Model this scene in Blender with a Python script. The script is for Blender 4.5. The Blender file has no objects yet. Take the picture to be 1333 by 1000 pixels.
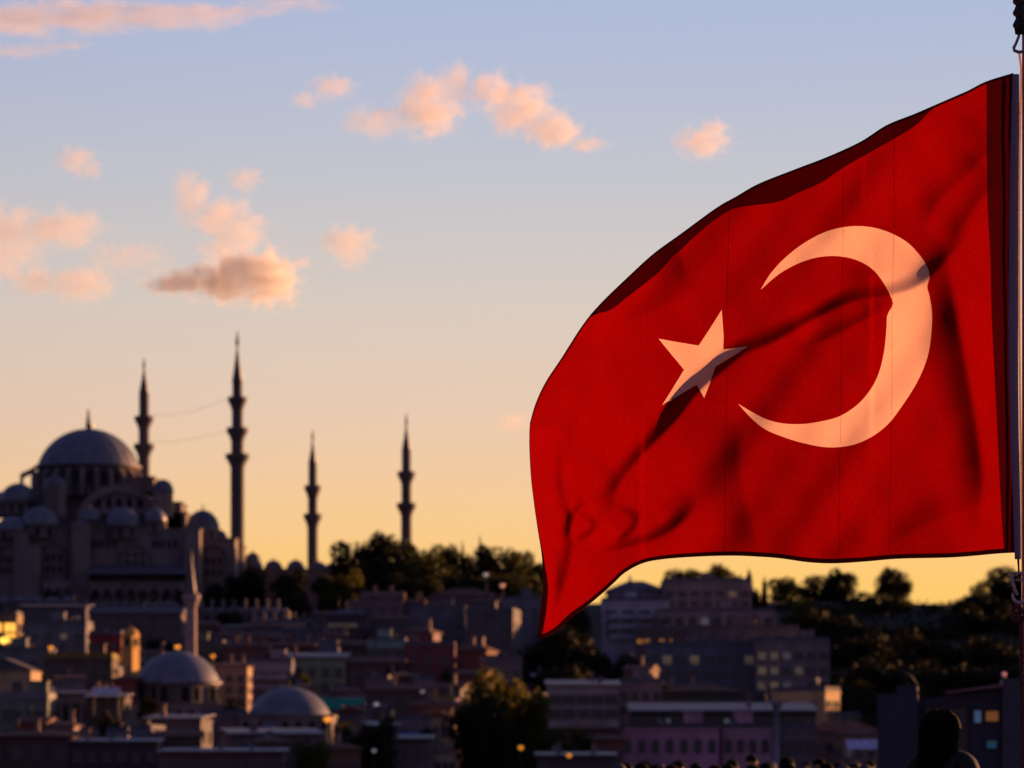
import bpy, math, random
import numpy as np
from mathutils import Vector, Matrix
from mathutils.geometry import delaunay_2d_cdt
random.seed(7); rng = np.random.default_rng(7)
R = math.radians
SC = bpy.context.scene; COL = SC.collection

# ------------------------------------------------------------------ camera
CAMZ, HOR, F = 6.0, 1010.0, 5000.0          # eye height, horizon row, focal length in photo pixels
cam = bpy.data.cameras.new('camera'); co = bpy.data.objects.new('camera', cam); COL.objects.link(co)
co.location = (0, 0, CAMZ); co.rotation_euler = (R(90), 0, 0)
cam.sensor_width = 36; cam.lens = 36*F/1333; cam.shift_y = (HOR-500)/1333
cam.clip_start = 0.5; cam.clip_end = 60000
cam.dof.use_dof = True; cam.dof.focus_distance = 16.05; cam.dof.aperture_fstop = 5.8
SC.camera = co
SC.cycles.use_denoising = True
SC.cycles.volume_bounces = 4; SC.cycles.max_bounces = 8; SC.cycles.volume_max_steps = 128
SC.cycles.sample_clamp_indirect = 4
# ------------------------------------------------------------------ sky, sun, exposure
SUN_AZ, SUN_EL = 52.0, 5.5
w = bpy.data.worlds.new('World'); SC.world = w; w.use_nodes = True
nt = w.node_tree; L = nt.links.new; bg = nt.nodes['Background']
sk = nt.nodes.new('ShaderNodeTexSky'); sk.sky_type = 'NISHITA'; sk.sun_disc = False
sk.sun_elevation = R(SUN_EL); sk.sun_rotation = R(SUN_AZ)
tc = nt.nodes.new('ShaderNodeTexCoord'); sp = nt.nodes.new('ShaderNodeSeparateXYZ'); L(tc.outputs['Generated'], sp.inputs[0])
def ramp(tree, stops, fac, interp='LINEAR'):
    n = tree.nodes.new('ShaderNodeValToRGB'); cr = n.color_ramp; cr.interpolation = interp
    while len(cr.elements) < len(stops): cr.elements.new(0.5)
    for e, (p, c) in zip(cr.elements, stops): e.position = p; e.color = (*c, 1)
    tree.links.new(fac, n.inputs[0]); return n
def math_(tree, op, a, b=None, c=None, clamp=False):
    n = tree.nodes.new('ShaderNodeMath'); n.operation = op; n.use_clamp = clamp
    for i, v in enumerate((a, b, c)):
        if v is None: continue
        if isinstance(v, (int, float)): n.inputs[i].default_value = v
        else: tree.links.new(v, n.inputs[i])
    return n.outputs[0]
front = ramp(nt, [(0.0, (.465, .25, .045)), (0.05, (.475, .272, .072)), (0.064, (.452, .276, .122)), (0.093, (.39, .275, .205)),
                  (0.122, (.330, .280, .250)), (0.152, (.265, .262, .288)), (0.18, (.220, .242, .318)), (0.20, (.20, .23, .33)),
                  (0.30, (.055, .063, .13)), (1.0, (.020, .023, .055))], sp.outputs[2])
back = ramp(nt, [(0.0, (.074, .051, .098)), (0.15, (.074, .056, .108)), (0.4, (.036, .034, .084)), (1.0, (.022, .024, .060))], sp.outputs[2])
dx = math_(nt, 'MULTIPLY', sp.outputs[0], math.sin(R(SUN_AZ))); dy = math_(nt, 'MULTIPLY_ADD', sp.outputs[1], math.cos(R(SUN_AZ)), dx)
mr = nt.nodes.new('ShaderNodeMapRange'); mr.interpolation_type = 'SMOOTHSTEP'; L(dy, mr.inputs[0])
mr.inputs[1].default_value = -0.15; mr.inputs[2].default_value = 0.62
mx = nt.nodes.new('ShaderNodeMix'); mx.data_type = 'RGBA'; L(mr.outputs[0], mx.inputs[0]); L(back.outputs[0], mx.inputs[6]); L(front.outputs[0], mx.inputs[7])
vm = nt.nodes.new('ShaderNodeVectorMath'); vm.operation = 'SCALE'; vm.inputs['Scale'].default_value = 10; L(mx.outputs[2], vm.inputs[0])
vs = nt.nodes.new('ShaderNodeVectorMath'); vs.operation = 'SCALE'; vs.inputs['Scale'].default_value = 0.06; L(sk.outputs[0], vs.inputs[0])
va = nt.nodes.new('ShaderNodeVectorMath'); va.operation = 'ADD'; L(vm.outputs[0], va.inputs[0]); L(vs.outputs[0], va.inputs[1])
L(va.outputs[0], bg.inputs[0]); bg.inputs[1].default_value = 0.1
sl = bpy.data.lights.new('sun', 'SUN'); sl.energy = 5.0; sl.angle = R(0.5); sl.color = (1.0, .45, .17)
so = bpy.data.objects.new('sun', sl); COL.objects.link(so)
SUND = Vector((math.sin(R(SUN_AZ))*math.cos(R(SUN_EL)), math.cos(R(SUN_AZ))*math.cos(R(SUN_EL)), math.sin(R(SUN_EL))))
so.rotation_euler = SUND.to_track_quat('Z', 'Y').to_euler()
vw = SC.view_settings; vw.view_transform = 'Standard'; vw.look = 'None'; vw.gamma = 1; vw.use_curve_mapping = False
vw.exposure = 1.0

# ------------------------------------------------------------------ helpers
def X(x, Y): return (x-666.5)/F*Y
def Z(y, Y): return CAMZ+(HOR-y)/F*Y
def W(px, Y): return px/F*Y
def props(o, label=None, cat=None, group=None, kind=None):
    if label: o['label'] = label
    if cat: o['category'] = cat
    if group: o['group'] = group
    if kind: o['kind'] = kind
    return o
def thing(name, label, cat, loc=(0, 0, 0), rz=0, group=None):
    o = bpy.data.objects.new(name, None); COL.objects.link(o); o.location = loc; o.rotation_euler.z = rz
    return props(o, label, cat, group)
class MB:
    """collects shapes for one mesh"""
    def __init__(s): s.v = []; s.f = []; s.m = []; s.sm = []
    def add(s, vs, fs, mi=0, smooth=False):
        b = len(s.v); s.v += [tuple(p) for p in vs]
        for f in fs: s.f.append([b+i for i in f]); s.m.append(mi); s.sm.append(smooth)
        return s
    def box(s, x0, x1, y0, y1, z0, z1, mi=0):
        v = [(x0, y0, z0), (x1, y0, z0), (x1, y1, z0), (x0, y1, z0), (x0, y0, z1), (x1, y0, z1), (x1, y1, z1), (x0, y1, z1)]
        return s.add(v, [(0, 3, 2, 1), (4, 5, 6, 7), (0, 1, 5, 4), (1, 2, 6, 5), (2, 3, 7, 6), (3, 0, 4, 7)], mi)
    def lathe(s, prof, cx=0, cy=0, n=24, mi=0, smooth=True, a0=0, a1=2*math.pi, rot=0):
        full = abs(a1-a0-2*math.pi) < 1e-6; k = n if full else n+1; vs = []
        for r, z in prof:
            for i in range(k):
                a = rot+a0+(a1-a0)*i/n; vs.append((cx+r*math.cos(a), cy+r*math.sin(a), z))
        fs = []
        for j in range(len(prof)-1):
            for i in range(n):
                i2 = (i+1) % k; fs.append((j*k+i, j*k+i2, (j+1)*k+i2, (j+1)*k+i))
        return s.add(vs, fs, mi, smooth)
    def gable(s, x0, x1, y0, y1, z0, z1, mi=0, axis='x'):
        if axis == 'x': v = [(x0, y0, z0), (x1, y0, z0), (x1, y1, z0), (x0, y1, z0), (x0, (y0+y1)/2, z1), (x1, (y0+y1)/2, z1)]; f = [(0, 1, 5, 4), (2, 3, 4, 5), (1, 2, 5), (3, 0, 4), (0, 3, 2, 1)]
        else: v = [(x0, y0, z0), (x1, y0, z0), (x1, y1, z0), (x0, y1, z0), ((x0+x1)/2, y0, z1), ((x0+x1)/2, y1, z1)]; f = [(0, 1, 4), (1, 2, 5, 4), (2, 3, 5), (3, 0, 4, 5), (0, 3, 2, 1)]
        return s.add(v, f, mi)
    def hip(s, x0, x1, y0, y1, z0, z1, inset, mi=0):
        ym = (y0+y1)/2; v = [(x0, y0, z0), (x1, y0, z0), (x1, y1, z0), (x0, y1, z0), (x0+inset, ym, z1), (x1-inset, ym, z1)]
        return s.add(v, [(0, 1, 5, 4), (2, 3, 4, 5), (1, 2, 5), (3, 0, 4), (0, 3, 2, 1)], mi)
    def prism(s, pts, y0, y1, mi=0):
        """outline in x,z pulled along y"""
        n = len(pts); v = [(x, y0, z) for x, z in pts]+[(x, y1, z) for x, z in pts]
        return s.add(v, [tuple(range(n)), tuple(range(2*n-1, n-1, -1))]+[((i+1) % n, i, n+i, n+(i+1) % n) for i in range(n)], mi)
    def tube(s, pts, r, n=8, mi=0, cap=True):
        pts = [Vector(p) for p in pts]; rs = r if isinstance(r, (list, tuple)) else [r]*len(pts); vs = []
        for i, p in enumerate(pts):
            d = (pts[min(i+1, len(pts)-1)]-pts[max(i-1, 0)]).normalized()
            u = d.cross(Vector((0.31, 1, 0.17))).normalized(); q = d.cross(u)
            for k in range(n): a = 2*math.pi*k/n; vs.append(p+(u*math.cos(a)+q*math.sin(a))*rs[i])
        fs = [(j*n+k, j*n+(k+1) % n, (j+1)*n+(k+1) % n, (j+1)*n+k) for j in range(len(pts)-1) for k in range(n)]
        if cap: fs += [tuple(range(n-1, -1, -1)), tuple(range((len(pts)-1)*n, len(pts)*n))]
        return s.add(vs, fs, mi, True)
    def data(s, name, mats):
        me = bpy.data.meshes.new(name); me.from_pydata(s.v, [], s.f)
        for m in (mats if isinstance(mats, (list, tuple)) else [mats]): me.materials.append(m)
        me.polygons.foreach_set('material_index', s.m); me.polygons.foreach_set('use_smooth', s.sm); me.update(); return me
    def build(s, name, mats, parent=None, loc=(0, 0, 0)): return link(name, s.data(name, mats), parent, loc)
def link(name, me, parent=None, loc=(0, 0, 0), rz=0):
    o = bpy.data.objects.new(name, me); COL.objects.link(o); o.location = loc; o.rotation_euler.z = rz
    if parent: o.parent = parent
    return o
def kids(o): return [c for c in bpy.data.objects if c.parent is o]
def copy_tree(o, parent=None):
    c = o.copy(); COL.objects.link(c); c.parent = parent
    for ch in list(o.children): copy_tree(ch, c)
    return c

# ------------------------------------------------------------------ materials
_mc = {}
def mat(name, col, rough=.8, metal=0, noise=.25, scale=.6, col2=None, bump=0.0, emit=0, spec=.3, transl=None, streak=False):
    key = (name, col, rough, emit)
    if key in _mc: return _mc[key]
    m = bpy.data.materials.new(name); m.use_nodes = True; t = m.node_tree; b = t.nodes['Principled BSDF']; lk = t.links.new
    b.inputs['Roughness'].default_value = rough; b.inputs['Metallic'].default_value = metal; b.inputs['Specular IOR Level'].default_value = spec
    tcn = t.nodes.new('ShaderNodeTexCoord'); mp = t.nodes.new('ShaderNodeMapping'); lk(tcn.outputs['Object'], mp.inputs[0])
    if streak: mp.inputs['Scale'].default_value = (1, 1, .25)
    nz = t.nodes.new('ShaderNodeTexNoise'); nz.inputs['Scale'].default_value = scale; nz.inputs['Detail'].default_value = 6; nz.inputs['Roughness'].default_value = .65; lk(mp.outputs[0], nz.inputs[0])
    c2 = col2 or tuple(c*(1-noise) for c in col); c1 = tuple(min(1, c*(1+noise*.5)) for c in col)
    r = ramp(t, [(.35, c2), (.65, c1)], nz.outputs[0]); lk(r.outputs[0], b.inputs['Base Color'])
    if bump:
        n2 = t.nodes.new('ShaderNodeTexNoise'); n2.inputs['Scale'].default_value = scale*6; lk(mp.outputs[0], n2.inputs[0])
        bp = t.nodes.new('ShaderNodeBump'); bp.inputs['Strength'].default_value = bump; bp.inputs['Distance'].default_value = .1; lk(n2.outputs[0], bp.inputs['Height']); lk(bp.outputs[0], b.inputs['Normal'])
    if emit: lk(r.outputs[0], b.inputs['Emission Color']); b.inputs['Emission Strength'].default_value = emit
    if transl:
        tr = t.nodes.new('ShaderNodeBsdfTranslucent'); tr.inputs[0].default_value = (*transl, 1); ms = t.nodes.new('ShaderNodeMixShader'); ms.inputs[0].default_value = .4
        lk(b.outputs[0], ms.inputs[1]); lk(tr.outputs[0], ms.inputs[2]); lk(ms.outputs[0], t.nodes['Material Output'].inputs[0])
    _mc[key] = m; return m
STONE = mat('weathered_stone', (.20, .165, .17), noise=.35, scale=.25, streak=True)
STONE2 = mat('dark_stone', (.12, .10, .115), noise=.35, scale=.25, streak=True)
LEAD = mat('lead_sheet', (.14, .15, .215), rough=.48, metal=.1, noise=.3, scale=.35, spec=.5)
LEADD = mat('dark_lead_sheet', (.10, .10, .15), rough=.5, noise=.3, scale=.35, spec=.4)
GOLD = mat('gilded_metal', (.7, .5, .2), rough=.35, metal=.8, noise=.1)
GLASS = mat('dark_window_glass', (.02, .022, .03), rough=.15, noise=.2, spec=.5)
FRAME = mat('window_frame', (.16, .15, .16), noise=.1)
VOID = mat('shadowed_opening', (.015, .013, .018), rough=.9, noise=.2)
METAL = mat('dark_metal', (.03, .03, .035), rough=.5, metal=.4)
def lit(c, e): return mat('emissive_window_glass', c, rough=.4, emit=e, noise=.3, scale=1.5)

# ------------------------------------------------------------------ ground
def terr(x, y):
    t = min(max((y-430)/550, 0), 1); q = min(max((x+25)/50, 0), 1); z = 2+47.5*t**(1.6+.6*q)
    if y > 1150: z -= (y-1150)*.05
    z += 1.2*math.sin(x*.021+y*.013)*t
    nt_ = max(0, 1-abs(y-768)/42); b = max(0, min(1, (x-205)/30))*max(0, min(1, (y-430)/150))*max(0, min(1, (1050-y)/150))*(1-min(1, nt_*2)); z = z*(1-b)+b*(max(z, 47)+2*math.sin(y*.02))  # unseen ridge added on the right to shade the town, notched for sun
    return z
def struct(o): o['kind'] = 'structure'; return o
mb = MB(); xs = np.linspace(-500, 900, 141); ys = np.concatenate([[428], np.linspace(430, 1500, 72)]); v = []
for y in ys:
    for x in xs: v.append((x, y, terr(x, y) if y > 429 else -2))
nx = len(xs); mb.add(v, [(j*nx+i, j*nx+i+1, (j+1)*nx+i+1, (j+1)*nx+i) for j in range(len(ys)-1) for i in range(nx-1)], 0, True)
struct(mb.build('hillside', mat('dry_earth', (.014, .014, .009), noise=.5, scale=.05, bump=.3)))
struct(MB().add([(-30000, -3000, 0), (30000, -3000, 0), (30000, 40000, 0), (-30000, 40000, 0)], [(0, 1, 2, 3)]).build('water', mat('dark_sea_water', (.01, .018, .025), rough=.12, noise=.2, bump=.5, spec=.5)))
struct(MB().box(-40, 60, -20, 86, -1, 4.62).build('quay', mat('quay_concrete', (.16, .15, .14), scale=.8, bump=.2)))
# far hill on the right
mb = MB(); v = []; NX, NY = 60, 12
for j in range(NY):
    for i in range(NX):
        x = -2600+i*90; y = 2900+j*120; e = math.sin(j/(NY-1)*math.pi)
        v.append((x, y, -2+e*(118+9*math.sin(x*.004+1)+14*math.sin(x*.0016+.4)+5*math.sin(x*.021))))
mb.add(v, [(j*NX+i, j*NX+i+1, (j+1)*NX+i+1, (j+1)*NX+i) for j in range(NY-1) for i in range(NX-1)], 0, True)
struct(mb.build('far_hill', mat('distant_scrub', (.045, .045, .035), noise=.4, scale=.01)))

# ------------------------------------------------------------------ clouds (real volumes, kilometres away)
def cloud(label, blobs, Y=7000, dens=.021, thr=.22, nscale=1.7, depth=.7, amp=1.35, flat=False):
    """blobs: (px, py, rx, ry) in photo pixels at distance Y"""
    blobs = [(b[0], b[1], b[2]*1.15, b[3]*1.15) for b in blobs]
    k = Y/F; xs0 = min(b[0]-b[2]*1.25 for b in blobs); xs1 = max(b[0]+b[2]*1.25 for b in blobs)
    ys0 = min(b[1]-b[3]*1.3 for b in blobs); ys1 = max(b[1]+b[3]*1.3 for b in blobs)
    cx, cz = X((xs0+xs1)/2, Y), Z((ys0+ys1)/2, Y); dmax = max(min(b[2], b[3]*2) for b in blobs)*k*1.3*depth
    hx, hz = (xs1-xs0)/2*k, (ys1-ys0)/2*k
    m = bpy.data.materials.new('cloud_vapour'); m.use_nodes = True; t = m.node_tree; lk = t.links.new
    for n in list(t.nodes):
        if n.type == 'BSDF_PRINCIPLED': t.nodes.remove(n)
    tcn = t.nodes.new('ShaderNodeTexCoord'); big = t.nodes.new('ShaderNodeTexNoise'); base = sum(b[3] for b in blobs)/len(blobs)*k
    big.inputs['Scale'].default_value = nscale*.9/base; big.inputs['Detail'].default_value = 7; big.inputs['Roughness'].default_value = .62; big.inputs['Distortion'].default_value = .3
    mpg = t.nodes.new('ShaderNodeMapping'); mpg.inputs['Scale'].default_value = (.28, .28, 1.0) if flat else (1, 1, 1.1); mpg.inputs['Rotation'].default_value = (0, .12 if flat else .3, 0); lk(tcn.outputs['Object'], mpg.inputs[0]); lk(mpg.outputs[0], big.inputs[0]); total = None
    for b in blobs:
        mp = t.nodes.new('ShaderNodeVectorMath'); mp.operation = 'SUBTRACT'; lk(tcn.outputs['Object'], mp.inputs[0])
        mp.inputs[1].default_value = (X(b[0], Y)-cx, random.uniform(-.2, .2)*dmax, Z(b[1], Y)-cz)
        sc = t.nodes.new('ShaderNodeVectorMath'); sc.operation = 'DIVIDE'; lk(mp.outputs[0], sc.inputs[0]); rd = min(b[2], b[3]*2)*k*depth
        sc.inputs[1].default_value = (b[2]*k, rd, b[3]*k)
        ln = t.nodes.new('ShaderNodeVectorMath'); ln.operation = 'LENGTH'; lk(sc.outputs[0], ln.inputs[0])
        v1 = math_(t, 'SUBTRACT', 1.0, ln.outputs['Value'], clamp=False)
        total = v1 if total is None else math_(t, 'SMOOTH_MAX', total, v1, .25)
    nn = math_(t, 'MULTIPLY_ADD', math_(t, 'SUBTRACT', big.outputs[0], .5), amp*2, total)
    mrn = t.nodes.new('ShaderNodeMapRange'); mrn.interpolation_type = 'SMOOTHSTEP'; lk(nn, mrn.inputs[0]); mrn.inputs[1].default_value = thr-.22; mrn.inputs[2].default_value = thr+.50
    mrn.inputs[4].default_value = dens
    pv = t.nodes.new('ShaderNodeVolumePrincipled'); lk(mrn.outputs[0], pv.inputs['Density']); pv.inputs['Color'].default_value = (.99, .97, .97, 1); pv.inputs['Anisotropy'].default_value = .35
    lk(pv.outputs[0], t.nodes['Material Output'].inputs['Volume'])
    mb = MB(); mb.box(-hx, hx, -dmax, dmax, -hz, hz); o = mb.build('cloud', m, None, (cx, Y, cz))
    props(o, label, 'cloud', 'evening clouds'); return o
CLOUDS = [
 ('long arched pink cloud high in the middle of the sky, its right arm bright', [(560, 140, 42, 40), (590, 112, 24, 28), (640, 118, 34, 26), (680, 145, 42, 34), (720, 170, 40, 24), (765, 188, 26, 10)], {}),
 ('faint pink cloud scrap at the left end of the long arched cloud', [(490, 160, 46, 20)], dict(dens=.011)),
 ('thin slanting pink wisp left of the long arched cloud', [(398, 130, 20, 12), (432, 114, 30, 16)], dict(dens=.015)),
 ('small bright cloud alone just above the flag', [(915, 185, 36, 20), (927, 172, 20, 18)], {}),
 ('grey bellied cloud with a golden right end, the lowest of the thick ones', [(232, 368, 40, 18), (290, 366, 52, 26), (345, 362, 46, 36), (310, 350, 34, 26)], dict(dens=.042)),
 ('ragged pink cloud standing right above the grey bellied cloud', [(252, 258, 28, 34), (285, 285, 40, 30), (315, 300, 36, 30), (290, 325, 30, 20)], dict(dens=.015)),
 ('tiny pale wisp above the ragged pink cloud', [(318, 234, 24, 16)], dict(dens=.015)),
 ('small round pink cloud left of the flag above the minarets', [(455, 318, 34, 28), (440, 314, 24, 16)], dict(dens=.015)),
 ('small pink cloud with a curled top at the left side', [(98, 208, 26, 20), (120, 222, 16, 14)], dict(dens=.016)),
 ('broad faint pink haze cloud at the left edge of the sky', [(20, 305, 52, 36), (80, 300, 56, 28), (10, 335, 40, 30)], dict(dens=.010)),
 ('small glowing orange cloud low at the left edge', [(105, 370, 44, 24), (50, 368, 40, 18)], dict(dens=.013)),
 ('faint veil cloud between the orange one and the grey bellied one', [(165, 335, 60, 20)], dict(dens=.006)),
 ('streaky white cloud bank across the top left corner', [(20, 24, 95, 20), (110, 20, 95, 21), (200, 22, 95, 17), (275, 22, 60, 13), (320, 16, 40, 8)], dict(dens=.010, depth=1.2, flat=True)),
 ('lower thin streak of cloud in the top left corner', [(20, 67, 70, 9), (85, 59, 40, 6)], dict(dens=.008, depth=1.2, flat=True)),
 ('thin streak of cloud on the top edge right of the cloud bank', [(370, 4, 56, 9), (415, 9, 28, 7)], dict(dens=.008, depth=1.2, flat=True)),
 ('faint pink smear of cloud touching the left edge of the flag', [(668, 551, 26, 13)], dict(dens=.010)),
]
for lab, bl, kw in CLOUDS: cloud(lab, bl, **kw)

# ------------------------------------------------------------------ the flag
YF = 16.0
def catmull(pts, closed=False, step=4.0):
    P = [np.array(p, float) for p in pts]; n = len(P); out = []
    for i in range(n if closed else n-1):
        p0, p1, p2, p3 = (P[(i-1) % n], P[i], P[(i+1) % n], P[(i+2) % n]) if closed else (P[max(i-1, 0)], P[i], P[i+1], P[min(i+2, n-1)])
        k = max(1, int(np.linalg.norm(p2-p1)/step))
        for j in range(k):
            t = j/k; out.append(.5*((2*p1)+(-p0+p2)*t+(2*p0-5*p1+4*p2-p3)*t*t+(-p0+3*p1-3*p2+p3)*t**3))
    if not closed: out.append(P[-1])
    return out
TOP = [(1319, 95), (1284, 106), (1258, 119), (1228, 132), (1191, 148), (1154, 163), (1121, 184), (1080, 203), (1036, 220), (988, 239), (958, 256), (932, 271), (884, 306), (851, 330), (818, 360), (781, 396), (758, 424), (731, 466), (710, 498), (697, 526), (689.5, 552)]
FLY = [(689.5, 552), (689, 580), (691, 620), (695, 655), (700, 690), (705, 722), (707, 754), (704.5, 788), (699, 829)]
BOT = [(699, 829), (708, 831), (726, 821), (745, 803), (773, 782), (798, 760), (813, 746), (835, 734), (860, 728.5), (903, 725), (953, 723.5), (990, 725), (1016, 727), (1052, 732), (1086, 733.5), (1128, 731), (1170, 727.5), (1240, 725.7), (1296, 721), (1322, 719.5)]
HST = [(1322, 719.5), (1316, 560), (1314, 430), (1315.5, 250), (1319, 95)]
BAND = [(1284, 106), (1285, 250), (1289, 330), (1291, 412), (1297, 535), (1303, 658), (1307.5, 721)]
CRES_O = [(990, 377.6), (1004, 355), (1024, 334), (1046, 317), (1072, 303), (1097, 296), (1120, 294.5), (1142, 297.5), (1164, 305.5), (1184, 318), (1200, 336), (1208, 350), (1210, 361.5), (1207, 373), (1210, 385.5), (1213, 405), (1213, 424), (1210, 453), (1204, 475), (1192, 501), (1176, 526), (1158, 550), (1139, 566), (1116, 577.5), (1094, 582), (1072, 582), (1046, 577), (1024, 570.5), (998, 560), (979, 545.5), (961, 525.8)]
CRES_I = [(961, 525.8), (979, 536.5), (998, 546), (1020, 551.4), (1046, 552), (1072, 548), (1094, 541.5), (1116, 527), (1132, 509), (1142, 491), (1148, 472), (1152, 450), (1154, 427), (1155, 411), (1159, 403), (1162.5, 395), (1158.6, 384), (1153, 373), (1142, 357), (1129, 345.6), (1110, 337), (1087.6, 333.4), (1065, 335), (1043, 341.4), (1020, 353), (1004, 365), (990, 377.6)]
STAR = [(939.6, 403.2), (942, 438), (941.5, 455), (958.8, 453), (973, 451.1), (958.8, 461), (931.3, 477.5), (924.8, 497.5), (916.7, 518.3), (906.6, 501), (884, 514.6), (861.9, 527.8), (875.5, 506), (890.5, 481.4), (875.5, 463.5), (857.3, 441), (880.6, 445.2), (909.5, 450), (923.1, 429.5)]
# creases: polyline, half width, slope, sharpness of the lower side
FOLDS = [
 ([(1285, 262), (1250, 312), (1218, 350), (1192, 371), (1158, 382), (1110, 390), (1062, 412), (1005, 444), (968, 458), (932, 486), (905, 510), (872, 552), (834, 592), (806, 626), (792, 670), (786, 720)], 6.5, 2.15, 1),
 ([(1162, 395), (1130, 412), (1080, 438), (1040, 452)], 6, 1.1, 1),
 ([(1222, 300), (1236, 380), (1252, 470), (1268, 560), (1274, 640), (1262, 725)], 11, 1.0, 1),
 ([(960, 540), (957, 600), (966, 660), (985, 725)], 15, .42, 1),
 ([(1300, 180), (1260, 222), (1218, 262), (1196, 312)], 9, .6, 1),
 ([(1300, 228), (1262, 275), (1236, 320)], 8, .55, 1),
 ([(910, 650), (885, 680), (855, 699), (820, 710), (770, 722)], 5, 1.8, 1),
 ([(836, 668), (822, 692), (800, 708)], 4, 1.3, 1),
 ([(766, 652), (746, 672), (738, 705)], 4, 1.3, 1),
 ([(782, 680), (766, 697), (745, 708)], 3.5, 1.3, 1),
 ([(728, 560), (733, 630), (743, 690), (737, 745), (718, 815)], 6, 1.1, 1),
 ([(704, 590), (712, 650), (722, 700), (729, 760), (716, 830)], 5, .5, 1),
 ([(812, 620), (780, 650), (735, 662)], 8, .5, 1),
 ([(1300, 640), (1235, 668), (1180, 690), (1140, 722)], 10, .5, 1),
 ([(760, 452), (820, 412), (905, 378)], 16, .5, 1),
 ([(790, 455), (752, 530), (735, 620)], 12, .5, 1),
]
_F = [(np.array(catmull(p, False, 8)), wd, sl_) for p, wd, sl_, _ in FOLDS]
def verf(x):
    t = 1/(1+.3275911*np.abs(x)); return np.sign(x)*(1-(((((1.061405429*t-1.453152027)*t)+1.421413741)*t-.284496736)*t+.254829592)*t*np.exp(-x*x))
def depth_raw(P):
    """distance away from the camera of the cloth, in metres, for photo pixels P (n,2)"""
    P = np.atleast_2d(np.asarray(P, float)); x, y = P[:, 0], P[:, 1]; px = YF/F
    u = (1320-x)/630.0
    d = .16*u+.10*u*u+.05*np.sin(u*5.2+.4+(y-400)/420)*np.clip(u*2, 0, 1)+.012*np.sin(u*13+(y-400)/90)*np.clip(u, 0, 1)
    # the fly end rolls away
    d += .22*np.exp(-np.clip(x-689-np.clip((560-y)*.55, 0, 999), 0, None)/34.0)
    tot = np.zeros(len(x))
    for Q, wd, sl_ in _F:
        A, B = Q[:-1], Q[1:]; best = np.full(len(x), 1e9); sg = np.zeros(len(x)); tt = np.zeros(len(x)); nseg = len(A)
        near = (x > Q[:, 0].min()-wd*8) & (x < Q[:, 0].max()+wd*8) & (y > Q[:, 1].min()-wd*8) & (y < Q[:, 1].max()+wd*8)
        idx = np.nonzero(near)[0]
        if not len(idx): continue
        xi, yi = x[idx], y[idx]; be = np.full(len(idx), 1e9); si = np.zeros(len(idx)); ti = np.zeros(len(idx))
        for k in range(nseg):
            e = B[k]-A[k]; l2 = (e*e).sum()+1e-9
            s = ((xi-A[k][0])*e[0]+(yi-A[k][1])*e[1])/l2; sc = np.clip(s, 0, 1)
            qx, qy = xi-A[k][0]-sc*e[0], yi-A[k][1]-sc*e[1]; dd = np.hypot(qx, qy)
            nx_, ny_ = -e[1], e[0]
            if nx_ < 0: nx_, ny_ = -nx_, -ny_
            sd = (qx*nx_+qy*ny_)/math.sqrt(l2); m_ = dd < be
            be[m_] = dd[m_]; si[m_] = sd[m_]; ti[m_] = (k+sc[m_])/nseg
        env = np.clip(ti/.30, 0, 1)*np.clip((1-ti)/.30, 0, 1); env = env*env*(3-2*env)
        ww = np.where(si < 0, wd*2.6, wd*.45)
        tot[idx] += sl_*ww*px*.886*verf(si/ww)*np.exp(-(be/np.where(si < 0, wd*7.0, wd*5.0))**2)*env
    d += tot
    ph = (y+.62*x)/118.0+.8*np.sin(x/170.0); am = np.clip(u*3, 0, 1)*np.clip((x-690)/60, 0, 1)
    d += am*(.010*np.sin(ph*6.28/1.35)+.006*np.sin(ph*6.28*1.1+x/60)+.004*np.sin((y-.5*x)/31+1.3))
    d += .05*np.exp(-((x-1240)/46.0)**2)*np.clip((y-200)/200, 0, 1)
    d += .0016*np.sin(x*.09+y*.05)*np.sin(y*.11-x*.03)
    return d
_rx, _ry = np.arange(660, 1360, 1.5), np.arange(70, 860, 1.5)
_g = np.meshgrid(_rx, _ry); _D = depth_raw(np.stack([_g[0].ravel(), _g[1].ravel()], 1)).reshape(len(_ry), len(_rx))
def _blur(A, sg):
    k = np.exp(-.5*(np.arange(-int(3*sg)-1, int(3*sg)+2)/sg)**2); k /= k.sum(); h = len(k)//2
    for ax in (0, 1):
        B = np.pad(A, [(h, h) if a == ax else (0, 0) for a in (0, 1)], mode='edge'); A = sum(k[i]*np.take(B, range(i, i+A.shape[ax]), axis=ax) for i in range(len(k)))
    return A
_D = _blur(_D, 1.15)
def depth(P):
    P = np.atleast_2d(np.asarray(P, float)); fx = np.clip((P[:, 0]-_rx[0])/1.5, 0, len(_rx)-1.001); fy = np.clip((P[:, 1]-_ry[0])/1.5, 0, len(_ry)-1.001)
    ix, iy = fx.astype(int), fy.astype(int); a, b = fx-ix, fy-iy
    return _D[iy, ix]*(1-a)*(1-b)+_D[iy, ix+1]*a*(1-b)+_D[iy+1, ix]*(1-a)*b+_D[iy+1, ix+1]*a*b
def P3(P, off=0.0):
    P = np.atleast_2d(np.asarray(P, float)); Y = YF+depth(P)+off
    return np.stack([(P[:, 0]-666.5)/F*Y, Y, CAMZ+(HOR-P[:, 1])/F*Y], 1)
def normals(P):
    P = np.atleast_2d(np.asarray(P, float)); h = 2.0
    a = P3(P+[h, 0])-P3(P-[h, 0]); b = P3(P+[0, h])-P3(P-[0, h]); n = np.cross(b, a)
    n /= np.linalg.norm(n, axis=1)[:, None]; n[n[:, 1] > 0] *= -1; return n
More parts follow.
